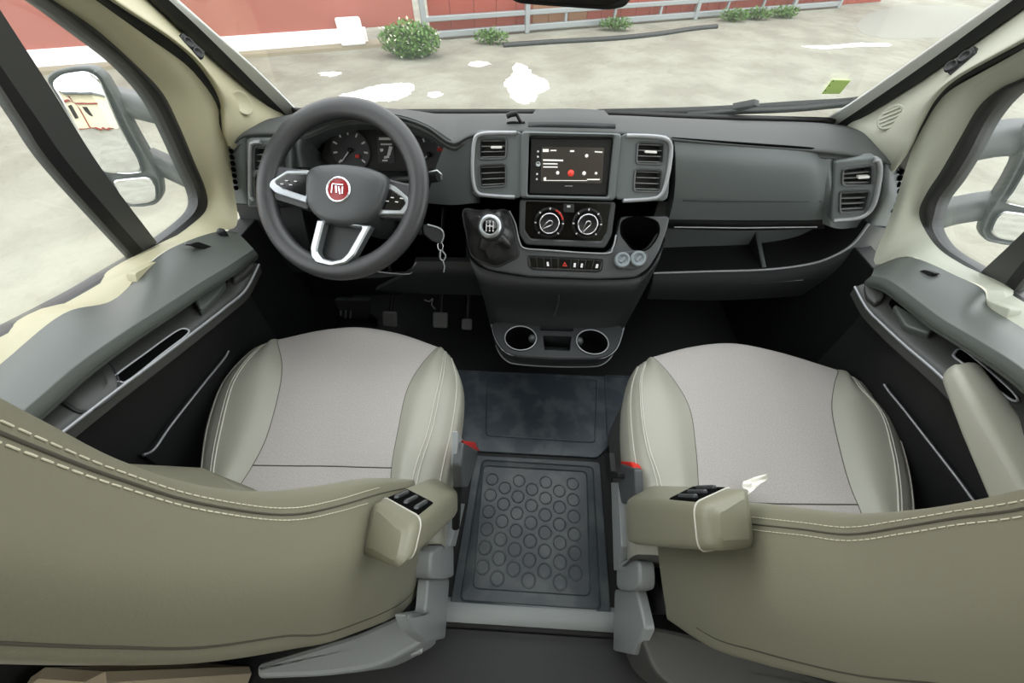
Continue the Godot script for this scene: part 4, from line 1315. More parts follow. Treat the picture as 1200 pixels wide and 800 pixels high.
func steering_column():
	var t := thing("steering_column", Vector3(-0.46, 0.68, -0.9), "dark steering column cover behind the wheel with stalks and the ignition lock", "steering column")
	var st := mb()
	var a := WC - WA * 0.05
	tube(st, [a, a - WA * 0.06, a - WA * 0.16 + Vector3(0, 0.02, 0), a - WA * 0.24 + Vector3(0, 0.05, 0)], [0.045, 0.06, 0.07, 0.06], 20)
	put(st, "shroud", M.dash_dark, t)
	st = mb()
	tube(st, [on_z(455, 212, -0.83), on_z(480, 211, -0.80), on_z(502, 208, -0.79), on_z(514, 206, -0.785)], [0.008, 0.009, 0.012, 0.012], 12)
	put(st, "wiper_stalk", M.black, t)
	st = mb()
	tube(st, [on_z(503, 202, -0.786), on_z(512, 200, -0.784), on_z(517, 204, -0.784), on_z(517, 210, -0.784)], 0.0025, 6)
	put(st, "stalk_tip", M.silver, t)
	st = mb()
	tube(st, [on_z(360, 236, -0.84), on_z(335, 238, -0.80), on_z(322, 238, -0.79)], [0.008, 0.009, 0.011], 12)
	put(st, "indicator_stalk", M.black, t)
	st = mb()
	var c := on_z(496, 268, -0.80)
	tube(st, [c + Vector3(-0.1, 0.02, -0.08), c + Vector3(-0.02, 0, 0), c], [0.02, 0.018, 0.016], 16)
	put(st, "ignition_lock", M.black, t)
	# the key in the lock, its fob and the ring hanging from it
	var k := thing("car_key", c, "folding car key with a dark fob in the ignition, a small ring hanging from it", "key")
	var kn := (CC - c).normalized()
	st = mb()
	plate(st, rounded(list_p([495, 264, 501, 262, 518, 268, 521, 277, 516, 286, 505, 282, 496, 274], c + kn * 0.012, kn), 0.006, 3), kn * -0.014, 0.003)
	put(st, "fob", M.dash_dark, k)
	st = mb()
	tube(st, spline(list_p([501, 263, 516, 268, 520, 276, 517, 285], c + kn * 0.013, kn), 4), 0.0022, 6)
	put(st, "fob_edge", M.silver, k)
	st = mb()
	tube(st, spline(list_p([515, 283, 519, 287, 518, 293, 514, 292, 513, 287], c + kn * 0.008, kn), 4, true), 0.0016, 6, true)
	put(st, "key_ring", M.chrome, k)
	st = mb()
	tube(st, spline(list_p([517, 293, 522, 299, 520, 305, 516, 303, 516, 296], c + kn * 0.008, kn), 4, true), 0.002, 6, true)
	tube(st, list_p([519, 305, 521, 312, 520, 319], c + kn * 0.008, kn), 0.0016, 6)
	put(st, "key_tag", M.silver, k)

func pedals():
	var ps := [[457, 374, "clutch"], [516, 375, "brake"], [547, 380, "accelerator"]]
	for i in 3:
		var c := on_z(ps[i][0], ps[i][1], -1.0)
		var t := thing("pedal", c, ["leftmost of the three grey foot pedals under the steering wheel", "middle one of the three grey foot pedals, under a bare metal hook", "small rightmost foot pedal next to the console"][i], "pedal", "")
		var n := Vector3(0, 0.62, 0.78)
		var s := 1.0 if i < 2 else 0.72
		var xf := facing(c, n)
		var st := mb()
		box(st, xf, Vector3(0.058 * s, 0.014, 0.062 * s), 0.005)
		put(st, "pad", M.pedal, t)
		st = mb()
		tube(st, [c - n * 0.006, c + Vector3(0, 0.06, -0.09), c + Vector3(0, 0.2, -0.16), Vector3(c.x, 0.42, -1.41)], 0.009, 8)
		put(st, "arm", M.black, t)
	# foot rest with ribs at the far left
	var t := thing("foot_rest", on_z(395, 372, -1.08), "ribbed dark foot rest panel at the left end of the footwell", "foot rest")
	var st := mb()
	var q := list_z([372, 352, 432, 352, 430, 392, 364, 392], -1.08)
	plate(st, q, Vector3(0, -0.01, -0.03), 0.004)
	put(st, "panel", M.dash_trim, t)
	for k in 6:
		st = mb()
		var u := 381.0 + k * 5.8
		tube(st, [on_z(u + 1, 364, -1.077), on_z(u - 0.5, 390, -1.077)], 0.0035, 6)
		put(st, "rib", M.plinth_grey, t)
	# bare hook above the middle pedal
	st = mb()
	tube(st, spline(list_z([497, 351, 503, 353, 507, 350, 506, 357, 510, 362], -1.0), 5), 0.0025, 6)
	tag(put(st, "wire_hook", M.silver_paint), "thin bent metal hook hanging over the middle pedal", "hook")
# ---------------------------------------------------------------- seats
func cushion(t: Node3D, R: Array, side: Array, s: int):
	# R: rows front to rear, each seven pixel pairs across: outline, piping, fabric edge, middle, fabric edge, piping, outline
	var hs := [0.385, 0.425, 0.412, 0.398, 0.412, 0.425, 0.385]
	var P := []
	for j in R.size():
		var row := []
		for i in 7:
			var y: float = hs[i]
			if j == 0: y = [0.375, 0.387, 0.392, 0.392, 0.392, 0.387, 0.375][i]
			if j == 1: y -= 0.004
			row.append(on_y(R[j][i * 2], R[j][i * 2 + 1], y))
		P.append(row)
	# the front lip rolls down
	var f1 := []
	var f2 := []
	for i in 7:
		f1.append(P[0][i] + Vector3(0, -0.035, -0.016 + 0.004 * absf(i - 3)))
		f2.append(P[0][i] + Vector3(0, -0.13, 0.03))
	var rows := [f2, f1] + P
	var last: Array = []
	for p in P[-1]: last.append(p + Vector3(0, -0.03, 0.05))
	rows.append(last)
	var lft := []
	var cen := []
	var rgt := []
	for r in rows:
		var o0: Vector3 = r[0] + Vector3(0.012, -0.12, 0)
		var o6: Vector3 = r[6] + Vector3(-0.012, -0.12, 0)
		lft.append([o0, r[0] + Vector3(-0.002, -0.05, 0), r[0], (r[0] * 0.78 + r[1] * 0.22) + Vector3(0, 0.006, 0), (r[0] + r[1]) / 2 + Vector3(0, 0.008, 0), (r[0] * 0.14 + r[1] * 0.86) + Vector3(0, 0.003, 0), r[1], (r[1] * 0.5 + r[2] * 0.5) + Vector3(0, 0.01, 0), r[2]])
		var bow: float = [0.012, 0.012, 0.012, 0.006, 0.002, 0.0, 0.0, 0.0, 0.0][lft.size() - 1]
		cen.append([r[2], (r[2] + r[3]) / 2 + Vector3(0, -0.001, -bow), r[3], (r[3] + r[4]) / 2 + Vector3(0, -0.001, -bow), r[4]])
		rgt.append([r[4], (r[4] * 0.5 + r[5] * 0.5) + Vector3(0, 0.01, 0), r[5], (r[6] * 0.14 + r[5] * 0.86) + Vector3(0, 0.003, 0), (r[5] + r[6]) / 2 + Vector3(0, 0.008, 0), (r[6] * 0.78 + r[5] * 0.22) + Vector3(0, 0.006, 0), r[6], r[6] + Vector3(0.002, -0.05, 0), o6])
	var st := mb()
	var gl := patch(lft, 41, 49)
	grid(st, gl)
	var b1 := put(st, "cushion_bolster", M.leather_lit, t, "grey-beige leather side bolster with piping")
	st = mb()
	var gc := patch(cen, 29, 49)
	grid(st, gc)
	var fb := put(st, "cushion_fabric", M.fabric, t, "light grey suede-like fabric centre")
	st = mb()
	var gr := patch(rgt, 41, 49)
	grid(st, gr)
	var b2 := put(st, "cushion_bolster", M.leather_lit, t, "grey-beige leather side bolster with piping")
	st = mb()
	grid(st, [last, moved(last, Vector3(0, -0.12, 0))])
	grid(st, [f2, last])
	put(st, "cushion_base", M.plinth_dark, t)
	# piping where leather meets fabric, and along the bolsters
	for q in [[lft, 6, b1, 0.0014], [rgt, 2, b2, 0.0014], [lft, 5, b1, 0.0012], [rgt, 3, b2, 0.0012], [lft, 3, b1, 0.0012], [rgt, 5, b2, 0.0012]]:
		var path := []
		for r in q[0]: path.append(r[q[1]])
		st = mb()
		var sp := spline(path, 7)
		sp = sp.slice(5, sp.size() - 8)
		tube(st, moved(sp, Vector3(0, 0.0014, 0)), q[3], 6)
		put(st, "piping", M.piping, q[2])
	for q in [[lft, 8, b1], [rgt, 0, b2]]:
		var path := []
		for r in q[0]: path.append(r[q[1]])
		st = mb()
		var sp := spline(path, 7)
		tube(st, moved(sp.slice(4), Vector3(0, -0.001, 0)), 0.0016, 6)
		put(st, "seam", M.leather_groove, q[2])
	# crease across the rear of the fabric
	var cr := []
	for i in range(0, 29, 4): cr.append(gc[36 if s < 0 else 39][i] + Vector3(0, 0.0006, 0))
	st = mb()
	tube(st, spline(cr, 8), 0.0012, 6)
	put(st, "crease", M.leather_groove, fb)

func stitches(parent: Node, path: Array, off: Vector3, called := "stitching"):
	var st := mb()
	var pos := 0.0
	var pitch := 0.0062
	var acc := 0.0
	for i in path.size() - 1:
		var a: Vector3 = path[i]
		var b: Vector3 = path[i + 1]
		var L := a.distance_to(b)
		while pos < acc + L:
			var p := a.lerp(b, (pos - acc) / L)
			var d := (b - a).normalized()
			var n := off.normalized()
			var sd := n.cross(d).normalized()
			box(st, Transform3D(Basis(d, sd, d.cross(sd)), p + off), Vector3(0.0049, 0.0008, 0.0008), 0.0003)
			pos += pitch
		acc += L
	put(st, called, M.thread, parent, "pale thread stitching")

func backrest(t: Node3D, R: Array, s: int):
	# R: rows bottom to top, five pixel pairs each: front outline, seam, middle of the side, lower piping, rear hem
	var cx := s * 0.455
	var xs := [0.246, 0.229, 0.212, 0.226, 0.24]
	var rows := []
	for r in R:
		var q := []
		for i in 5: q.append(on_x(r[i * 2], r[i * 2 + 1], s * xs[i]))
		rows.append(q)
	var n: int = rows.size()
	for k in 2:
		var e := []
		for i in 5: e.append(rows[n - 1][i] + Vector3(0.0, 0.10, 0.028) * (k + 1) + Vector3(s * 0.02 * k, 0, 0))
		rows.append(e)
	# whole cross-sections, mirrored about the middle of the seat
	var sec := []
	for r in rows:
		var c: Vector3 = r[0]
		var half := [Vector3(cx, c.y, c.z + 0.045), Vector3(s * 0.345, c.y, c.z + 0.035), Vector3(s * 0.275, c.y + 0.002, c.z + 0.006), r[0], r[1], r[2], r[3], r[4], Vector3(s * 0.30, r[4].y, r[4].z + 0.001), Vector3(cx, r[4].y, r[4].z + 0.004)]
		var m := []
		for i in range(8, 0, -1): m.append(Vector3(2 * cx - half[i].x, half[i].y, half[i].z))
		sec.append(half + m)
	var st := mb()
	var loops := []
	var fine := []
	for l in sec: fine.append(spline(l, 4, true))
	var cols: int = fine[0].size()
	var nv := 56
	for j in nv: loops.append([])
	for i in cols:
		var c := []
		for l in fine: c.append(l[i])
		var sp := spline(c, 0, false, nv)
		for j in nv: loops[j].append(sp[j])
	rings(st, loops, true, true, false)
	var b := put(st, "backrest", M.leather, t, "tall grey-beige leather backrest with a stitched side seam")
	# seam groove with a row of stitches each side, piping at the rear hem
	var seam := []
	var up := []
	var dn := []
	var pipe := []
	for j in nv:
		var l: Array = loops[j]
		seam.append(l[16])
		up.append(l[16].lerp(l[15], 0.75))
		dn.append(l[16].lerp(l[17], 0.42))
		pipe.append(l[24])
	var out := Vector3(-s * 0.0006, 0, 0)
	st = mb()
	tube(st, moved(seam.slice(2), out * 0.3), 0.0009, 6)
	put(st, "seam", M.leather_groove, b)
	stitches(b, spline(up.slice(6), 3), out)
	stitches(b, spline(dn.slice(8), 3), out)
	st = mb()
	tube(st, moved(pipe.slice(4), out * 0.5), 0.0007, 6)
	put(st, "piping", M.leather_groove, b)

func armrest(t: Node3D, near: Array, far: Array, s: int):
	# near: aisle top, aisle bottom, outer bottom, outer top; far: aisle top, aisle bottom, outer top
	var N := [on_x(near[0], near[1], s * 0.155), on_x(near[2], near[3], s * 0.155), on_x(near[4], near[5], s * 0.222), on_x(near[6], near[7], s * 0.222)]
	var a := on_x(far[0], far[1], s * 0.155)
	var b := on_x(far[2], far[3], s * 0.155)
	var d := on_x(far[4], far[5], s * 0.222)
	var F := [a, b, d + (b - a), d]
	var ax: Vector3 = ((F[0] + F[1] + F[2] + F[3]) - (N[0] + N[1] + N[2] + N[3])).normalized()
	var st := mb()
	var loops := []
	var cN: Vector3 = (N[0] + N[1] + N[2] + N[3]) / 4.0
	for k in [[0.0, 0.014, -0.004], [0.0, 0.006, 0.0], [0.006, 0.0, 0.0], [0.12, -0.001, 0.0], [0.35, -0.001, 0.0], [0.6, 0.0, 0.0], [0.82, 0.001, 0.0], [0.93, 0.005, 0.0], [0.98, 0.012, 0.0], [1.0, 0.02, 0.0]]:
		var q := []
		for i in 4: q.append(N[i].lerp(F[i], k[0]) + ax * k[2])
		var l := rounded(q, 0.013, 4)
		loops.append([l, k[1]])
	var LL := []
	for e in loops:
		var c := Vector3.ZERO
		for p in e[0]: c += p / e[0].size()
		var q := []
		for p in e[0]: q.append(p + (c - p).normalized() * e[1])
		LL.append(q)
	rings(st, LL, true, true, false)
	var o := put(st, "armrest", M.leather, t, "padded leather armrest with an open hinge slot")
	# seam round the hinge end, its pale colour a painted highlight
	st = mb()
	tube(st, moved(LL[3].slice(0), ax * -0.008), 0.0012, 6, true)
	put(st, "seam", M.piping, o)
	# hinge slot in the upper face
	var up: Vector3 = (N[0] + N[3] - N[1] - N[2]).normalized()
	var P := func(f: float, g: float, h: float) -> Vector3:
		return N[0].lerp(F[0], f).lerp(N[3].lerp(F[3], f), g) + up * h
	st = mb()
	plate(st, rounded([P.call(0.10, 0.1, 0.0016), P.call(0.36, 0.12, 0.0016), P.call(0.36, 0.88, 0.0016), P.call(0.10, 0.9, 0.0016)], 0.006, 3), up * -0.01, 0.0006)
	var hs := put(st, "hinge_slot", M.void, o)
	st = mb()
	for g in [0.24, 0.5, 0.76]:
		var p: Vector3 = P.call(0.22, g, 0.003)
		box(st, Transform3D(Basis((F[0] - N[0]).normalized(), up.cross((F[0] - N[0]).normalized()).normalized() * -1.0, up), p), Vector3(0.05, 0.0065, 0.006), 0.0015)
	put(st, "hinge_plate", M.dash_trim, hs)

func px_plate(called: String, px: Array, x: float, thick: float, m: Material, t: Node, r := 0.008, bev := 0.004, label := "") -> MeshInstance3D:
	var st := mb()
	plate(st, rounded(list_x(px, x), r, 3), Vector3(thick, 0, 0), bev)
	return put(st, called, m, t, label)

func buckle(t: Node3D, body: Array, red: Array, x: float, s: int):
	var b := tag(Node3D.new(), "dark seat belt buckle with a red release button") as Node3D
	b.name = "belt_buckle"
	t.add_child(b)
	var st := mb()
	plate(st, rounded(list_x(body, x), 0.005, 3), Vector3(s * 0.016, 0, 0), 0.004)
	put(st, "buckle_body", M.dash_trim, b)
	st = mb()
	var rd := list_x(red, x + s * 0.006)
	plate(st, rounded(rd, 0.003, 3), Vector3(s * 0.016, 0, 0), 0.002)
	put(st, "release_button", M.red, b, "red release button")
	st = mb()
	var c: Vector3 = (list_x(body, x)[3] + list_x(body, x)[4]) / 2
	tube(st, [c + Vector3(s * 0.012, 0.02, 0), c + Vector3(s * 0.02, -0.08, 0.05)], 0.008, 8)
	put(st, "stalk", M.black, b)

func seat_left():
	var t := thing("driver_seat", Vector3(-0.455, 0, -0.35), "driver's leather swivel seat with a light grey fabric cushion, behind the steering wheel", "seat", "front seats")
	cushion(t, [
		[303, 409, 313, 403, 325, 399, 420, 386, 512, 408, 521, 413, 532, 425],
		[281, 426, 292, 421, 330, 424, 420, 420, 494, 427, 517, 436, 540, 446],
		[259, 453, 273, 451, 328, 453, 415, 452, 477, 457, 511, 462, 541, 470],
		[243, 497, 260, 500, 314, 507, 392, 508, 466, 507, 501, 506, 537, 503],
		[236, 545, 251, 548, 296, 545, 386, 546, 459, 548, 487, 548, 529, 545],
		[233, 600, 248, 602, 262, 600, 386, 600, 457, 600, 476, 602, 520, 600]], [], -1)
	backrest(t, [
		[484, 562, 486, 570, 500, 630, 503, 655, 504, 660],
		[440, 561, 450, 577, 470, 650, 478, 700, 474, 712],
		[385, 570, 395, 593, 410, 665, 400, 737, 400, 746],
		[319, 577, 337, 603, 340, 680, 333, 745, 333, 762],
		[233, 568, 240, 591, 240, 680, 240, 758, 240, 776],
		[138, 539, 138, 561, 130, 670, 130, 758, 130, 779],
		[43, 489, 40, 524, 20, 650, 0, 753, 0, 777],
		[-80, 425, -90, 470, -110, 630, -130, 745, -130, 772],
		[-300, 330, -320, 380, -350, 600, -380, 740, -380, 770]], -1)
	armrest(t, [485, 615, 470, 668, 420, 648, 438, 587], [541, 571, 541, 602, 508, 555], -1)
	buckle(t, [544, 518, 561, 528, 557, 548, 549, 571, 542, 571, 541, 545], [543, 516, 557, 518, 562, 528, 546, 526], -0.145, -1)
	px_plate("buckle_cover", [537, 505, 544, 517, 543, 545, 541, 566, 535, 545], -0.155, -0.01, M.plinth_grey, t, 0.003, 0.002)
	px_plate("hinge_bracket", [478, 718, 476, 700, 488, 668, 506, 650, 507, 700, 500, 716], -0.235, -0.02, M.black, t, 0.004, 0.003)
	var st := mb()
	bx(st, Vector3(-0.46, 0.13, -0.36), Vector3(0.44, 0.24, 0.46), 0.02)
	put(st, "pedestal", M.plinth_dark, t)
	st = mb()
	bx(st, Vector3(-0.45, 0.262, -0.36), Vector3(0.36, 0.03, 0.36), 0.01)
	put(st, "swivel_plate", M.black, t)
	px_plate("hinge_cover", [507, 645, 520, 637, 532, 635, 532, 676, 520, 679, 505, 678], -0.19, -0.03, M.plinth_grey, t, 0.02, 0.006)
	px_plate("side_cover", [503, 678, 527, 677, 522, 748, 502, 753, 484, 738, 478, 720, 500, 716], -0.20, -0.02, M.plinth_grey, t, 0.01, 0.005)
	px_plate("side_rail", [541, 590, 545, 590, 534, 640, 528, 640], -0.185, -0.02, M.plinth_grey, t, 0.003, 0.002)
	st = mb()
	var low := rounded(list_y([300, 778, 420, 742, 478, 716, 489, 719, 501, 750, 470, 768, 440, 783, 380, 792, 300, 795], 0.24), 0.02, 3)
	plate(st, low, Vector3(0, -0.16, 0.0), 0.008)
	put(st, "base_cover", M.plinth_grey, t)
	st = mb()
	tube(st, spline(list_y([478, 757, 487, 760, 492, 757, 493, 762, 482, 765], 0.16), 4), 0.006, 8)
	put(st, "swivel_lever", M.silver_paint, t)

func seat_right():
	var t := thing("passenger_seat", Vector3(0.455, 0, -0.35), "passenger's leather swivel seat with a raised outer armrest, in front of the glovebox", "seat", "front seats")
	cushion(t, [
		[744, 434, 757, 425, 767, 420, 862, 405, 982, 434, 996, 441, 1012, 454],
		[737, 454, 752, 445, 789, 444, 868, 440, 978, 450, 1008, 455, 1031, 478],
		[734, 482, 753, 478, 808, 478, 882, 476, 975, 480, 1032, 484, 1048, 503],
		[736, 522, 760, 522, 815, 522, 895, 522, 984, 525, 1045, 528, 1061, 537],
		[740, 562, 773, 562, 818, 562, 905, 566, 996, 568, 1051, 570, 1069, 577],
		[745, 612, 782, 612, 820, 612, 910, 614, 1014, 614, 1053, 616, 1072, 620]], [], 1)
	backrest(t, [
		[770, 590, 768, 600, 772, 655, 780, 710, 786, 728],
		[820, 588, 822, 606, 830, 680, 832, 745, 835, 759],
		[882, 590, 885, 614, 890, 700, 885, 762, 890, 777],
		[945, 597, 940, 620, 950, 710, 945, 778, 950, 792],
		[1001, 602, 994, 626, 1005, 720, 1010, 792, 1010, 806],
		[1071, 597, 1060, 617, 1080, 720, 1090, 800, 1090, 818],
		[1130, 589, 1120, 607, 1150, 715, 1160, 808, 1160, 828],
		[1200, 573, 1200, 596, 1230, 710, 1240, 812, 1240, 832],
		[1400, 520, 1420, 550, 1450, 690, 1460, 815, 1460, 835]], 1)
	armrest(t, [830, 592, 836, 646, 886, 642, 877, 571], [728, 584, 731, 640, 757, 566], 1)
	buckle(t, [725, 552, 727, 543, 743, 549, 745, 590, 728, 590, 724, 570], [727, 540, 738, 541, 743, 549, 729, 548], 0.18, 1)
	# outer armrest, raised towards the front
	var st := mb()
	var fi := on_x(1097, 438, 0.665)
	var ft := on_x(1116, 423, 0.675)
	var fo := on_x(1148, 420, 0.735)
	var ri := on_x(1158, 590, 0.665)
	var rt := on_x(1185, 545, 0.675)
	var ro := on_x(1225, 525, 0.735)
	var ex: Vector3 = (rt - ft) * 0.5
	var loops := []
	for k in [[0.0, 0.014], [0.03, 0.005], [0.08, 0.0], [0.5, -0.002], [1.0, 0.0], [1.5, 0.004], [1.6, 0.016]]:
		var q := [fi.lerp(ri, k[0]), ft.lerp(rt, k[0]), fo.lerp(ro, k[0]), (fi + fo - ft).lerp(ri + ro - rt, k[0])]
		var c: Vector3 = (q[0] + q[1] + q[2] + q[3]) / 4.0
		var l := rounded(q, 0.012, 4)
		var m := []
		for p in l: m.append(p + (c - p).normalized() * k[1])
		loops.append(m)
	rings(st, loops, true, true, false)
	put(st, "outer_armrest", M.leather_lit, t, "pale leather outer armrest pointing forward beside the door")
	st = mb()
	bx(st, Vector3(0.46, 0.13, -0.36), Vector3(0.44, 0.24, 0.46), 0.02)
	put(st, "pedestal", M.plinth_dark, t)
	st = mb()
	bx(st, Vector3(0.45, 0.262, -0.36), Vector3(0.36, 0.03, 0.36), 0.01)
	put(st, "swivel_plate", M.black, t)
	px_plate("hinge_cover", [722, 660, 733, 655, 748, 656, 749, 688, 738, 692, 722, 690], 0.19, 0.03, M.plinth_grey, t, 0.02, 0.006)
	px_plate("side_cover", [720, 690, 745, 690, 755, 736, 741, 767, 718, 762], 0.20, 0.02, M.plinth_grey, t, 0.01, 0.005)
	px_plate("side_rail", [716, 565, 724, 565, 728, 640, 724, 668, 719, 668], 0.185, 0.02, M.plinth_grey, t, 0.003, 0.002)
	px_plate("hinge_bracket", [748, 655, 762, 662, 774, 690, 780, 718, 752, 720], 0.235, 0.02, M.black, t, 0.004, 0.003)
	px_plate("belt_bracket", [709, 531, 714, 530, 716, 552, 724, 554, 724, 560, 711, 560], 0.165, 0.012, M.black, t, 0.002, 0.001)
	st = mb()
	var low := rounded(list_y([750, 742, 764, 733, 800, 740, 900, 772, 1010, 806, 1000, 830, 860, 830, 790, 808, 765, 786], 0.24), 0.02, 3)
	plate(st, low, Vector3(0, -0.16, 0.0), 0.008)
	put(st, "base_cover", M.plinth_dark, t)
	# crumpled paper tag lying on the rear of the cushion
	st = mb()
	var c := on_y(884, 573, 0.425)
	var rng := RandomNumberGenerator.new()
	rng.seed = 4
	var g := []
	for j in 5:
		var r := []
		for i in 6: r.append(c + Vector3((i - 2.5) * 0.0085 + rng.randf_range(-0.004, 0.004), rng.randf_range(0, 0.012) + 0.003 * i, (j - 2) * 0.0055 * (1.2 - 0.18 * i) - i * 0.004))
		g.append(r)
	shell(st, patch(g, 14, 10), Vector3(0, -0.0012, 0))
	tag(put(st, "paper_scrap", M.paper), "small crumpled white paper tag lying on the passenger cushion beside the armrest", "paper")

# ---------------------------------------------------------------- mirrors and small things
func mirrors():
	for s in [-1, 1]:
		var at := Vector3(s * 1.2, 0.75, -0.95)
		var n := Vector3(-s * 0.262, 0.106, 0.96).normalized()
		var t := thing("door_mirror", at, "%s outside door mirror in a dark grey case, seen through the %s" % (["left", "driver's side window"] if s < 0 else ["right", "passenger's side window"]), "mirror")
		var o := list_p([52, 92, 62, 83, 85, 78, 106, 78, 120, 88, 133, 110, 152, 150, 172, 185, 187, 210, 189, 228, 183, 240, 165, 243, 140, 242, 100, 170, 70, 122] if s < 0 else [1320, 60, 1240, 100, 1208, 150, 1196, 188, 1178, 222, 1158, 252, 1150, 272, 1156, 283, 1180, 288, 1215, 290, 1270, 270, 1330, 180], at, n)
		o = rounded(o, 0.012, 3)
		var st := mb()
		var c := Vector3.ZERO
		for p in o: c += p / o.size()
		var deep := []
		for p in inset(o, 0.02): deep.append(p - n * 0.05)
		var dp2 := []
		for p in o: dp2.append(c + (p - c) * 0.6 - n * 0.075)
		rings(st, [dp2, deep, moved(o, -n * 0.03), moved(o, -n * 0.004), inset(o, 0.004), moved(inset(o, 0.009), n * -0.012)], true, true, false)
		put(st, "case", M.mirror_case, t)
		for q in ([[60, 97, 72, 87, 100, 83, 115, 91, 124, 110, 142, 150, 163, 188, 167, 203, 150, 206, 118, 204, 90, 150], [132, 211, 150, 209, 174, 207, 183, 216, 184, 232, 176, 237, 156, 239, 146, 236]] if s < 0 else [[1310, 75, 1245, 108, 1216, 155, 1203, 195, 1185, 228, 1176, 238, 1210, 247, 1260, 240, 1310, 170], [1160, 272, 1167, 255, 1176, 247, 1200, 250, 1230, 255, 1225, 278, 1200, 283, 1170, 279]]):
			st = mb()
			var l := rounded(list_p(q, at + n * 0.002, n), 0.012, 3)
			# slightly convex glass
			var dome := []
			var mc := Vector3.ZERO
			for e in l: mc += e / l.size()
			for k in 12:
				var ring := []
				for e in scaled(l, 1.0 - k / 11.0 * 0.97): ring.append(e + n * (0.003 - e.distance_squared_to(mc) / 2.6))
				dome.append(ring)
			rings(st, [moved(dome[0], n * -0.004)] + dome, true, true, false)
			put(st, "mirror_glass", M.mirror, t)
		# two arms back to the door
		for a in ([[132, 121, 160, 128, 200, 138, 245, 150], [172, 188, 200, 200, 225, 212, 260, 228]] if s < 0 else [[1215, 162, 1180, 162, 1145, 168, 1105, 178], [1170, 240, 1140, 244, 1110, 250, 1075, 262]]):
			var p := list_p(a, at - n * 0.05, n)
			st = mb()
			var hgt := 0.036 if a[1] < 180 else 0.03
			sweep(st, spline(p, 6), [Vector2(-hgt, -0.03), Vector2(-hgt * 0.4, 0.03), Vector2(hgt * 0.7, 0.034), Vector2(hgt, 0.02), Vector2(hgt, -0.03)], n)
			put(st, "arm", M.mirror_case, t)

func small_things():
	# wiper resting along the foot of the windscreen
	var t := thing("wiper", on_plane(860, 128, WP - WN * 0.03, WN), "black windscreen wiper lying along the right foot of the windscreen", "wiper")
	var st := mb()
	var p := list_p([700, 134, 800, 132, 868, 129, 930, 125, 985, 122, 1003, 120], WP - WN * 0.03, WN)
	sweep(st, spline(p, 5), [Vector2(-0.008, -0.01), Vector2(-0.004, 0.006), Vector2(0.004, 0.006), Vector2(0.009, -0.01)], WN)
	put(st, "arm", M.black, t)
	st = mb()
	p = list_p([805, 135, 860, 131, 930, 128, 1004, 121], WP - WN * 0.02, WN)
	sweep(st, spline(p, 5), [Vector2(-0.005, -0.006), Vector2(0, 0.008), Vector2(0.005, -0.006)], WN)
	put(st, "blade", M.seal, t)
	st = mb()
	plate(st, rounded(list_p([858, 128, 884, 123, 890, 125, 866, 131], WP - WN * 0.014, WN), 0.003, 2), -WN * 0.016, 0.002)
	put(st, "joint", M.black, t)
	# green sticker inside the windscreen
	st = mb()
	plate(st, list_p([975, 94, 997, 94.5, 984, 110, 963, 110], WP + WN * 0.003, WN), WN * -0.002, 0.0002)
	var sk: Node3D = tag(put(st, "windscreen_sticker", M.sticker), "small pale green slanted sticker in the lower right corner of the windscreen", "sticker")
	for k in 9:
		st = mb()
		bx(st, on_plane(976.5 - k * 1.5, 94.8 + k * 1.9, WP + WN * 0.0035, WN), Vector3(0.0022, 0.0022, 0.001), 0.0002)
		if k % 3 == 0: put(st, "print_dot", M.dash_trim, sk)
	# inside mirror at the top of the windscreen
	var rc := on_z(664, -6, -0.72)
	t = thing("rear_view_mirror", rc, "black rear-view mirror hanging at the top centre of the windscreen", "mirror")
	st = mb()
	plate(st, rounded(list_z([588, -45, 745, -45, 741, 0, 733, 10, 715, 14, 640, 9, 606, 6, 594, -2], -0.72), 0.012, 4), Vector3(0, 0.01, -0.05), 0.006)
	put(st, "case", M.black, t)
	st = mb()
	plate(st, rounded(list_z([604, -38, 732, -38, 728, 0, 714, 8, 640, 4, 610, 0], -0.718), 0.008, 4), Vector3(0, 0.001, -0.004), 0.001)
	put(st, "glass", M.gloss_black, t)
	st = mb()
	tube(st, [rc + Vector3(0, 0.06, -0.03), rc + Vector3(0, 0.12, -0.12)], 0.012, 10)
	put(st, "stem", M.black, t)
	# little clip mount on the dashboard top
	var c := on_z(607, 141, -0.96)
	t = thing("clip_mount", c, "small black clip mount on the dashboard beside the lidded tray", "clip")
	st = mb()
	tube(st, spline(list_z([594, 144, 602, 143, 610, 144, 615, 143], -0.96), 4), 0.0028, 6)
	put(st, "foot", M.black, t)
	st = mb()
	tube(st, spline(list_z([611, 144, 608, 139, 605, 133], -0.96), 4), 0.004, 8)
	tube(st, list_z([594, 136, 599, 134, 606, 133], -0.96), 0.006, 8)
	put(st, "clamp", M.black, t)
func step_box():
	var st := mb()
	bx(st, Vector3(-0.72, 0.178, 0.14), Vector3(0.12, 0.446, 0.18), 0.012)
	tag(put(st, "step_box", M.furniture), "cream furniture box on the floor behind the driver's seat, at the lower left edge", "furniture")
# ---------------------------------------------------------------- modelling kit
# u(), on_x(), on_y(), on_z(), on_plane(): where a sight line of the photograph meets a real plane of the cab (metres, y up, cab floor at y = 0).
var RR: Vector3
var UU: Vector3
var FF: Vector3
var CC := Vector3(-0.051, 1.167, 0.0)
var M := {}
var used := {}
var TEX := {}

func set_camera_axes():
	var p := deg_to_rad(50.04)
	var y := deg_to_rad(2.5)
	var r := deg_to_rad(0.67)
	FF = Vector3(-sin(y) * cos(p), -sin(p), -cos(y) * cos(p))
	var rt := Vector3(cos(y), 0, -sin(y))
	var up := rt.cross(FF)
	RR = rt * cos(r) + up * sin(r)
	UU = up * cos(r) - rt * sin(r)

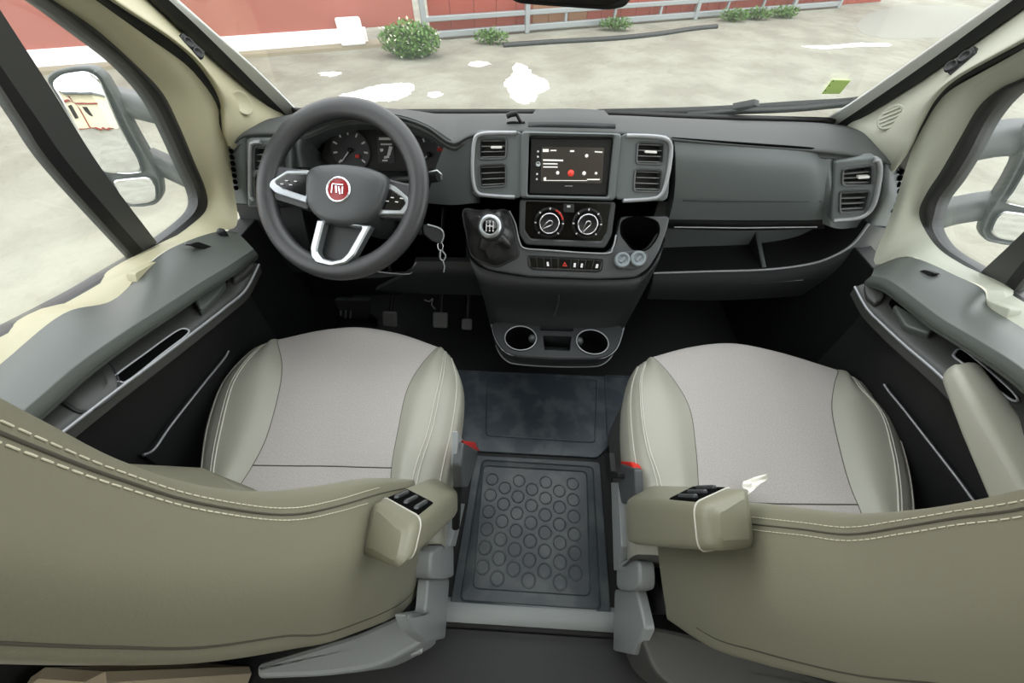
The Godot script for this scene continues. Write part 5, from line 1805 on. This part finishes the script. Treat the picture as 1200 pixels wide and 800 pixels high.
func sight(u: float, v: float) -> Vector3:
	return FF + RR * ((u - 600.0) / 441.2) - UU * ((v - 400.0) / 441.2)
func on_x(u: float, v: float, x: float) -> Vector3:
	var d := sight(u, v)
	return CC + d * ((x - CC.x) / d.x)
func on_y(u: float, v: float, y: float) -> Vector3:
	var d := sight(u, v)
	return CC + d * ((y - CC.y) / d.y)
func on_z(u: float, v: float, z: float) -> Vector3:
	var d := sight(u, v)
	return CC + d * ((z - CC.z) / d.z)
func on_plane(u: float, v: float, at: Vector3, n: Vector3) -> Vector3:
	var d := sight(u, v)
	return CC + d * ((at - CC).dot(n) / d.dot(n))
func list_x(a: Array, x: float) -> Array:
	var o := []
	for i in range(0, a.size(), 2): o.append(on_x(a[i], a[i + 1], x))
	return o
func list_y(a: Array, y: float) -> Array:
	var o := []
	for i in range(0, a.size(), 2): o.append(on_y(a[i], a[i + 1], y))
	return o
func list_z(a: Array, z: float) -> Array:
	var o := []
	for i in range(0, a.size(), 2): o.append(on_z(a[i], a[i + 1], z))
	return o
func list_p(a: Array, at: Vector3, n: Vector3) -> Array:
	var o := []
	for i in range(0, a.size(), 2): o.append(on_plane(a[i], a[i + 1], at, n))
	return o

func mb() -> SurfaceTool:
	var st := SurfaceTool.new()
	st.begin(Mesh.PRIMITIVE_TRIANGLES)
	return st
func tri(st: SurfaceTool, a: Vector3, b: Vector3, c: Vector3):
	if (b - a).cross(c - a).length_squared() < 1e-16: return
	for p in [a, b, c]:
		st.set_uv(Vector2(p.x, p.z)); st.add_vertex(p)
func quad(st: SurfaceTool, a: Vector3, b: Vector3, c: Vector3, d: Vector3):
	tri(st, a, b, c); tri(st, a, c, d)

# Catmull-Rom through the points, n samples a span (or total samples when total > 0)
func spline(pts: Array, n := 6, closed := false, total := 0) -> Array:
	var o := []
	var k := pts.size()
	var spans := k if closed else k - 1
	var count := total if total > 0 else spans * n + (0 if closed else 1)
	for i in count:
		var t: float = float(i) / float(count if closed else count - 1) * spans
		var s := mini(int(floor(t)), spans - 1)
		var f: float = t - s
		var p1: Vector3 = pts[s % k]
		var p2: Vector3 = pts[(s + 1) % k]
		var p0: Vector3 = pts[(s - 1 + k) % k] if closed or s > 0 else p1 * 2.0 - p2
		var p3: Vector3 = pts[(s + 2) % k] if closed or s + 2 < k else p2 * 2.0 - p1
		o.append(p1 + 0.5 * f * (p2 - p0 + f * (2.0 * p0 - 5.0 * p1 + 4.0 * p2 - p3 + f * (3.0 * (p1 - p2) + p3 - p0))))
	return o

# a smooth patch through a coarse net of points
func patch(net: Array, nu: int, nv: int) -> Array:
	var rows := []
	for r in net: rows.append(spline(r, 0, false, nu))
	var out := []
	for j in nv: out.append([])
	for i in nu:
		var c := []
		for r in rows: c.append(r[i])
		var s := spline(c, 0, false, nv)
		for j in nv: out[j].append(s[j])
	return out

func grid(st: SurfaceTool, rows: Array, wrap := false, flip := false):
	for j in rows.size() - 1:
		var a: Array = rows[j]
		var b: Array = rows[j + 1]
		var n := a.size()
		for i in (n if wrap else n - 1):
			var k := (i + 1) % n
			if flip: quad(st, a[i], b[i], b[k], a[k])
			else: quad(st, a[i], a[k], b[k], b[i])

# a patch with thickness: the surface, its offset copy and the rim between
func shell(st: SurfaceTool, rows: Array, off: Vector3, flip := false):
	grid(st, rows, false, flip)
	var back := []
	for r in rows:
		var q := []
		for p in r: q.append(p + off)
		back.append(q)
	st.set_smooth_group(7)
	grid(st, back, false, not flip)
	st.set_smooth_group(-1)
	var L := rows.size() - 1
	grid(st, [back[0], rows[0]], false, flip)
	grid(st, [rows[L], back[L]], false, flip)
	var e := [[], [], [], []]
	for j in rows.size():
		e[0].append(rows[j][0]); e[1].append(back[j][0])
		e[2].append(rows[j][-1]); e[3].append(back[j][-1])
	grid(st, [e[0], e[1]], false, flip)
	grid(st, [e[3], e[2]], false, flip)
	st.set_smooth_group(0)

func newell(l: Array) -> Vector3:
	var n := Vector3.ZERO
	for i in l.size():
		var a: Vector3 = l[i]
		var b: Vector3 = l[(i + 1) % l.size()]
		n += Vector3((a.y - b.y) * (a.z + b.z), (a.z - b.z) * (a.x + b.x), (a.x - b.x) * (a.y + b.y))
	return n.normalized()

func cap(st: SurfaceTool, loop: Array, toward: Vector3):
	var n := newell(loop)
	var ex: Vector3 = (loop[1] - loop[0]).normalized()
	if ex.length() < 0.5: ex = (loop[2] - loop[0]).normalized()
	var ey := n.cross(ex).normalized()
	ex = ey.cross(n)
	var p2 := PackedVector2Array()
	for p in loop: p2.append(Vector2((p - loop[0]).dot(ex), (p - loop[0]).dot(ey)) * 100.0)
	var t := Geometry2D.triangulate_polygon(p2)
	if t.is_empty():
		var c := Vector3.ZERO
		for p in loop: c += p / loop.size()
		for i in loop.size(): face(st, loop[i], loop[(i + 1) % loop.size()], c, toward)
		return
	for i in range(0, t.size(), 3): face(st, loop[t[i]], loop[t[i + 1]], loop[t[i + 2]], toward)

func face(st: SurfaceTool, a: Vector3, b: Vector3, c: Vector3, toward: Vector3):
	if (b - a).cross(c - a).dot(toward) > 0: tri(st, a, c, b)
	else: tri(st, a, b, c)

# closed loops of equal length joined one to the next; sharp = every band its own facets along the loop direction
func rings(st: SurfaceTool, loops: Array, cap0 := true, cap1 := true, sharp := true):
	var c0 := Vector3.ZERO
	var c1 := Vector3.ZERO
	for p in loops[0]: c0 += p / loops[0].size()
	for p in loops[-1]: c1 += p / loops[-1].size()
	var axis := (c1 - c0).normalized() if (c1 - c0).length() > 1e-6 else newell(loops[0])
	var flip := newell(loops[0]).dot(axis) < 0
	for k in loops.size() - 1:
		st.set_smooth_group(k + 1 if sharp else 1)
		grid(st, [loops[k], loops[k + 1]], true, not flip)
	st.set_smooth_group(21)
	if cap0: cap(st, loops[0], -axis)
	st.set_smooth_group(22)
	if cap1: cap(st, loops[-1], axis)
	st.set_smooth_group(0)

# a polygon with its corners rounded; seg + 1 points a corner
func rounded(pts: Array, r, seg := 4) -> Array:
	var o := []
	var n := pts.size()
	for i in n:
		var p: Vector3 = pts[i]
		var a: Vector3 = pts[(i - 1 + n) % n] - p
		var b: Vector3 = pts[(i + 1) % n] - p
		var rr: float = r[i] if r is Array else r
		var q := minf(rr, 0.49 * minf(a.length(), b.length()))
		var s := p + a.normalized() * q
		var e := p + b.normalized() * q
		for k in seg + 1:
			var t := float(k) / seg
			o.append(s * (1 - t) * (1 - t) + p * 2 * t * (1 - t) + e * t * t)
	return o

func moved(l: Array, d: Vector3) -> Array:
	var o := []
	for p in l: o.append(p + d)
	return o

# the loop drawn inwards by d in its own plane
func inset(l: Array, d: float) -> Array:
	var n := newell(l)
	var o := []
	var k := l.size()
	for i in k:
		var a: Vector3 = l[(i - 1 + k) % k]
		var b: Vector3 = l[(i + 1) % k]
		var j := 1
		while (b - a).length() < 1e-5 and j < 4:
			j += 1
			b = l[(i + j) % k]
		o.append(l[i] + n.cross((b - a).normalized()) * d)
	return o

# a slab: outline at its face, running back along `back`, with a chamfered face edge
func plate(st: SurfaceTool, loop: Array, back: Vector3, bevel := 0.003):
	var b := back.normalized() * bevel
	rings(st, [moved(loop, back), moved(loop, b), moved(inset(loop, bevel * 0.3), b * 0.3), inset(loop, bevel)], true, true)

# a frame between two loops of equal count
func frame(st: SurfaceTool, outer: Array, inner: Array, back: Vector3, bevel := 0.002):
	var b := back.normalized() * bevel
	rings(st, [moved(outer, back), moved(outer, b), inset(outer, bevel), inset(inner, -bevel), moved(inner, b), moved(inner, back)], false, false)

func tube(st: SurfaceTool, path: Array, r, n := 8, closed := false, ends := true):
	var loops := []
	var k := path.size()
	var side := Vector3.ZERO
	for i in k:
		var a: Vector3 = path[(i - 1 + k) % k] if closed or i > 0 else path[i]
		var b: Vector3 = path[(i + 1) % k] if closed or i < k - 1 else path[i]
		var t := (b - a).normalized()
		if side == Vector3.ZERO: side = t.cross(Vector3.UP if absf(t.y) < 0.9 else Vector3.RIGHT).normalized()
		side = (side - t * side.dot(t)).normalized()
		var up := side.cross(t)
		var rr: float = r[i] if r is Array else r
		var l := []
		for j in n:
			var ang := TAU * j / n
			l.append(path[i] + (side * cos(ang) + up * sin(ang)) * rr)
		loops.append(l)
	if closed: loops.append(loops[0])
	st.set_smooth_group(1)
	for q in loops.size() - 1: grid(st, [loops[q], loops[q + 1]], true, true)
	if ends and not closed:
		st.set_smooth_group(2)
		cap(st, loops[0], path[0] - path[1])
		cap(st, loops[-1], path[-1] - path[-2])
	st.set_smooth_group(0)

# a flat profile (pairs across, out) carried along a path; `out` is the side the profile's second number points to
func sweep(st: SurfaceTool, path: Array, prof: Array, out: Vector3, closed := false):
	var loops := []
	var k := path.size()
	for i in k:
		var a: Vector3 = path[(i - 1 + k) % k] if closed or i > 0 else path[i]
		var b: Vector3 = path[(i + 1) % k] if closed or i < k - 1 else path[i]
		var t := (b - a).normalized()
		var o := (out - t * out.dot(t)).normalized()
		var s := o.cross(t)
		var l := []
		for q in prof: l.append(path[i] + s * q.x + o * q.y)
		loops.append(l)
	if closed: loops.append(loops[0])
	rings(st, loops, not closed, not closed, false)

# profile: pairs (radius, height) turned about the axis of xf (its y)
func lathe(st: SurfaceTool, xf: Transform3D, prof: Array, n := 24, sharp := false):
	for k in prof.size() - 1:
		st.set_smooth_group(k + 1 if sharp else 1)
		for i in n:
			var a := TAU * i / n
			var b := TAU * (i + 1) / n
			var p: Vector2 = prof[k]
			var q: Vector2 = prof[k + 1]
			var da := Vector3(cos(a), 0, sin(a))
			var db := Vector3(cos(b), 0, sin(b))
			quad(st, xf * (da * p.x + Vector3.UP * p.y), xf * (da * q.x + Vector3.UP * q.y), xf * (db * q.x + Vector3.UP * q.y), xf * (db * p.x + Vector3.UP * p.y))
	st.set_smooth_group(0)

# axes from a forward-facing normal: y = n
func facing(at: Vector3, n: Vector3, up := Vector3.UP) -> Transform3D:
	var y := n.normalized()
	var x := up.cross(y).normalized()
	if x.length() < 0.5: x = Vector3.RIGHT
	var z := x.cross(y)
	return Transform3D(Basis(x, y, z), at)

# a box with chamfered edges, centred on xf
func box(st: SurfaceTool, xf: Transform3D, s: Vector3, c := 0.003):
	var h := s / 2
	c = minf(c, minf(h.x, minf(h.y, h.z)) * 0.9)
	var loops := []
	for e in [[-h.y, c], [-h.y + c, 0.0], [h.y - c, 0.0], [h.y, c]]:
		var i: float = e[1]
		var l := []
		for q in [[-1, -1, 0, 1], [-1, -1, 1, 0], [1, -1, 1, 0], [1, -1, 0, 1], [1, 1, 0, 1], [1, 1, 1, 0], [-1, 1, 1, 0], [-1, 1, 0, 1]]:
			l.append(xf * Vector3(q[0] * (h.x - i - c * q[2] * 1.0), e[0], q[1] * (h.z - i - c * q[3] * 1.0)))
		loops.append(l)
	st.set_smooth_group(-1)
	var c0: Vector3 = xf * Vector3(0, -h.y, 0)
	var c1: Vector3 = xf * Vector3(0, h.y, 0)
	var flip := newell(loops[0]).dot(c1 - c0) < 0
	for k in 3: grid(st, [loops[k], loops[k + 1]], true, not flip)
	cap(st, loops[0], c0 - c1)
	cap(st, loops[3], c1 - c0)
	st.set_smooth_group(0)
func bx(st: SurfaceTool, at: Vector3, s: Vector3, c := 0.003):
	box(st, Transform3D(Basis.IDENTITY, at), s, c)

# ---------------------------------------------------------------- scene tree
func numbered(called: String, parent: Node = null) -> String:
	var key := called if parent == null else str(parent.get_instance_id()) + called
	used[key] = used.get(key, -1) + 1
	return called if used[key] == 0 else "%s_%03d" % [called, used[key]]
func tag(o: Node, label := "", category := "", group := "", kind := ""):
	if label: o.set_meta("label", label)
	if category: o.set_meta("category", category)
	if group: o.set_meta("group", group)
	if kind: o.set_meta("kind", kind)
	return o
func thing(called: String, at: Vector3, label := "", category := "", group := "", kind := "") -> Node3D:
	var o := Node3D.new()
	o.name = numbered(called)
	add_child(o, true)
	o.position = at
	return tag(o, label, category, group, kind)
# commits a SurfaceTool as ONE named mesh under parent (points are given in the world)
func put(st: SurfaceTool, called: String, m: Material, parent: Node = null, label := "") -> MeshInstance3D:
	st.generate_normals()
	var o := MeshInstance3D.new()
	o.mesh = st.commit()
	return hang(o, called, m, parent, label)
func hang(o: MeshInstance3D, called: String, m: Material, parent: Node = null, label := "") -> MeshInstance3D:
	o.name = numbered(called, parent)
	o.material_override = m
	(self if parent == null else parent).add_child(o, true)
	if parent != null:
		var q := parent
		var off := Vector3.ZERO
		while q != self and q is Node3D:
			off += q.position
			q = q.get_parent()
		o.position -= off
	if label: o.set_meta("label", label)
	return o

# a face with openings: every hole is joined to the outline by a hair-thin slit so that it triangulates
func face_with_holes(st: SurfaceTool, outer: Array, holes: Array, toward: Vector3):
	var n := newell(outer)
	var ex: Vector3 = (outer[outer.size() / 2] - outer[0]).normalized()
	var ey := n.cross(ex).normalized()
	var o: Vector3 = outer[0]
	var path := []
	for p in outer: path.append(Vector2((p - o).dot(ex), (p - o).dot(ey)))
	var taken := {}
	for h in holes:
		var q := []
		for p in h: q.append(Vector2((p - o).dot(ex), (p - o).dot(ey)))
		if Geometry2D.is_polygon_clockwise(PackedVector2Array(q)) == Geometry2D.is_polygon_clockwise(PackedVector2Array(path)): q.reverse()
		var best := INF
		var bi := 0
		var bj := 0
		for i in path.size():
			if taken.has(path[i]): continue
			for j in q.size():
				var d: float = path[i].distance_squared_to(q[j])
				if d < best:
					best = d; bi = i; bj = j
		taken[path[bi]] = true
		taken[q[bj]] = true
		var joined := path.slice(0, bi + 1)
		for m in q.size() + 1: joined.append(q[(bj + m) % q.size()])
		joined.append(path[bi])
		joined.append_array(path.slice(bi + 1))
		path = joined
	var at := func(i: int) -> Vector3: return o + ex * path[i].x + ey * path[i].y
	for t in ears(path): face(st, at.call(t[0]), at.call(t[1]), at.call(t[2]), toward)

# ear clipping that allows the doubled edges of a slit
func ears(path: Array) -> Array:
	var id := range(path.size())
	var out := []
	var turn := func(a: Vector2, b: Vector2, c: Vector2) -> float: return (b - a).cross(c - a)
	var guard := 0
	while id.size() > 3 and guard < 4000:
		guard += 1
		var found := -1
		var loose := guard > 2000
		for i in id.size():
			var a: Vector2 = path[id[i - 1]]
			var b: Vector2 = path[id[i]]
			var c: Vector2 = path[id[(i + 1) % id.size()]]
			var area: float = turn.call(a, b, c)
			if area <= 0.0 and not (loose and area > -1e-12): continue
			var clear := true
			for m in id:
				var p: Vector2 = path[m]
				if p.is_equal_approx(a) or p.is_equal_approx(b) or p.is_equal_approx(c): continue
				if turn.call(a, b, p) >= 0 and turn.call(b, c, p) >= 0 and turn.call(c, a, p) >= 0:
					clear = false
					break
			if clear:
				found = i
				break
		if found < 0:
			for i in id.size():
				if absf(turn.call(path[id[i - 1]], path[id[i]], path[id[(i + 1) % id.size()]])) < 1e-9:
					id.remove_at(i)
					found = -2
					break
			if found == -1:
				for i in id.size():
					if turn.call(path[id[i - 1]], path[id[i]], path[id[(i + 1) % id.size()]]) > 0.0:
						found = i
						break
			if found == -1: break
			if found == -2: continue
		out.append([id[found - 1], id[found], id[(found + 1) % id.size()]])
		id.remove_at(found)
	if id.size() == 3: out.append([id[0], id[1], id[2]])
	return out

# a slab with openings right through it
func plate_holes(st: SurfaceTool, outer: Array, holes: Array, back: Vector3, bevel := 0.003):
	var b := back.normalized() * bevel
	var top := inset(outer, bevel)
	rings(st, [moved(outer, back), moved(outer, b), moved(inset(outer, bevel * 0.3), b * 0.3), top], false, false)
	st.set_smooth_group(23)
	face_with_holes(st, top, holes, -back)
	var hb := []
	for h in holes: hb.append(moved(h, back))
	face_with_holes(st, moved(outer, back), hb, back)
	for h in holes:
		st.set_smooth_group(24)
		grid(st, [h, moved(h, back)], true)
	st.set_smooth_group(0)

# the point of a patch that lies on a sight line, with its normal turned to the viewer
func on_patch(rows: Array, u: float, v: float) -> Array:
	var d := sight(u, v).normalized()
	var best := INF
	var p := Vector3.ZERO
	var n := Vector3.UP
	for j in range(1, rows.size() - 1):
		for i in range(1, rows[j].size() - 1):
			var w: Vector3 = (rows[j][i] - CC).normalized()
			var e: float = w.distance_squared_to(d)
			if e < best:
				best = e
				p = rows[j][i]
				n = (rows[j][i + 1] - rows[j][i - 1]).cross(rows[j + 1][i] - rows[j - 1][i]).normalized()
	if n.dot(CC - p) < 0: n = -n
	return [CC + d * ((p - CC).dot(n) / d.dot(n)), n]

func circle(c: Vector3, r: float, n: int) -> Array:
	var o := []
	for i in n: o.append(c + Vector3(cos(TAU * i / n) * r, 0, sin(TAU * i / n) * r))
	return o

func scaled(l: Array, f: float, lift := Vector3.ZERO) -> Array:
	var c := Vector3.ZERO
	for p in l: c += p / l.size()
	var o := []
	for p in l: o.append(c + (p - c) * f + lift)
	return o

# pixel pairs laid on a patch, lifted a little off it
func drape(rows: Array, px: Array, lift: float) -> Array:
	var o := []
	for i in range(0, px.size(), 2):
		var h := on_patch(rows, px[i], px[i + 1])
		o.append(h[0] + h[1] * lift)
	return o
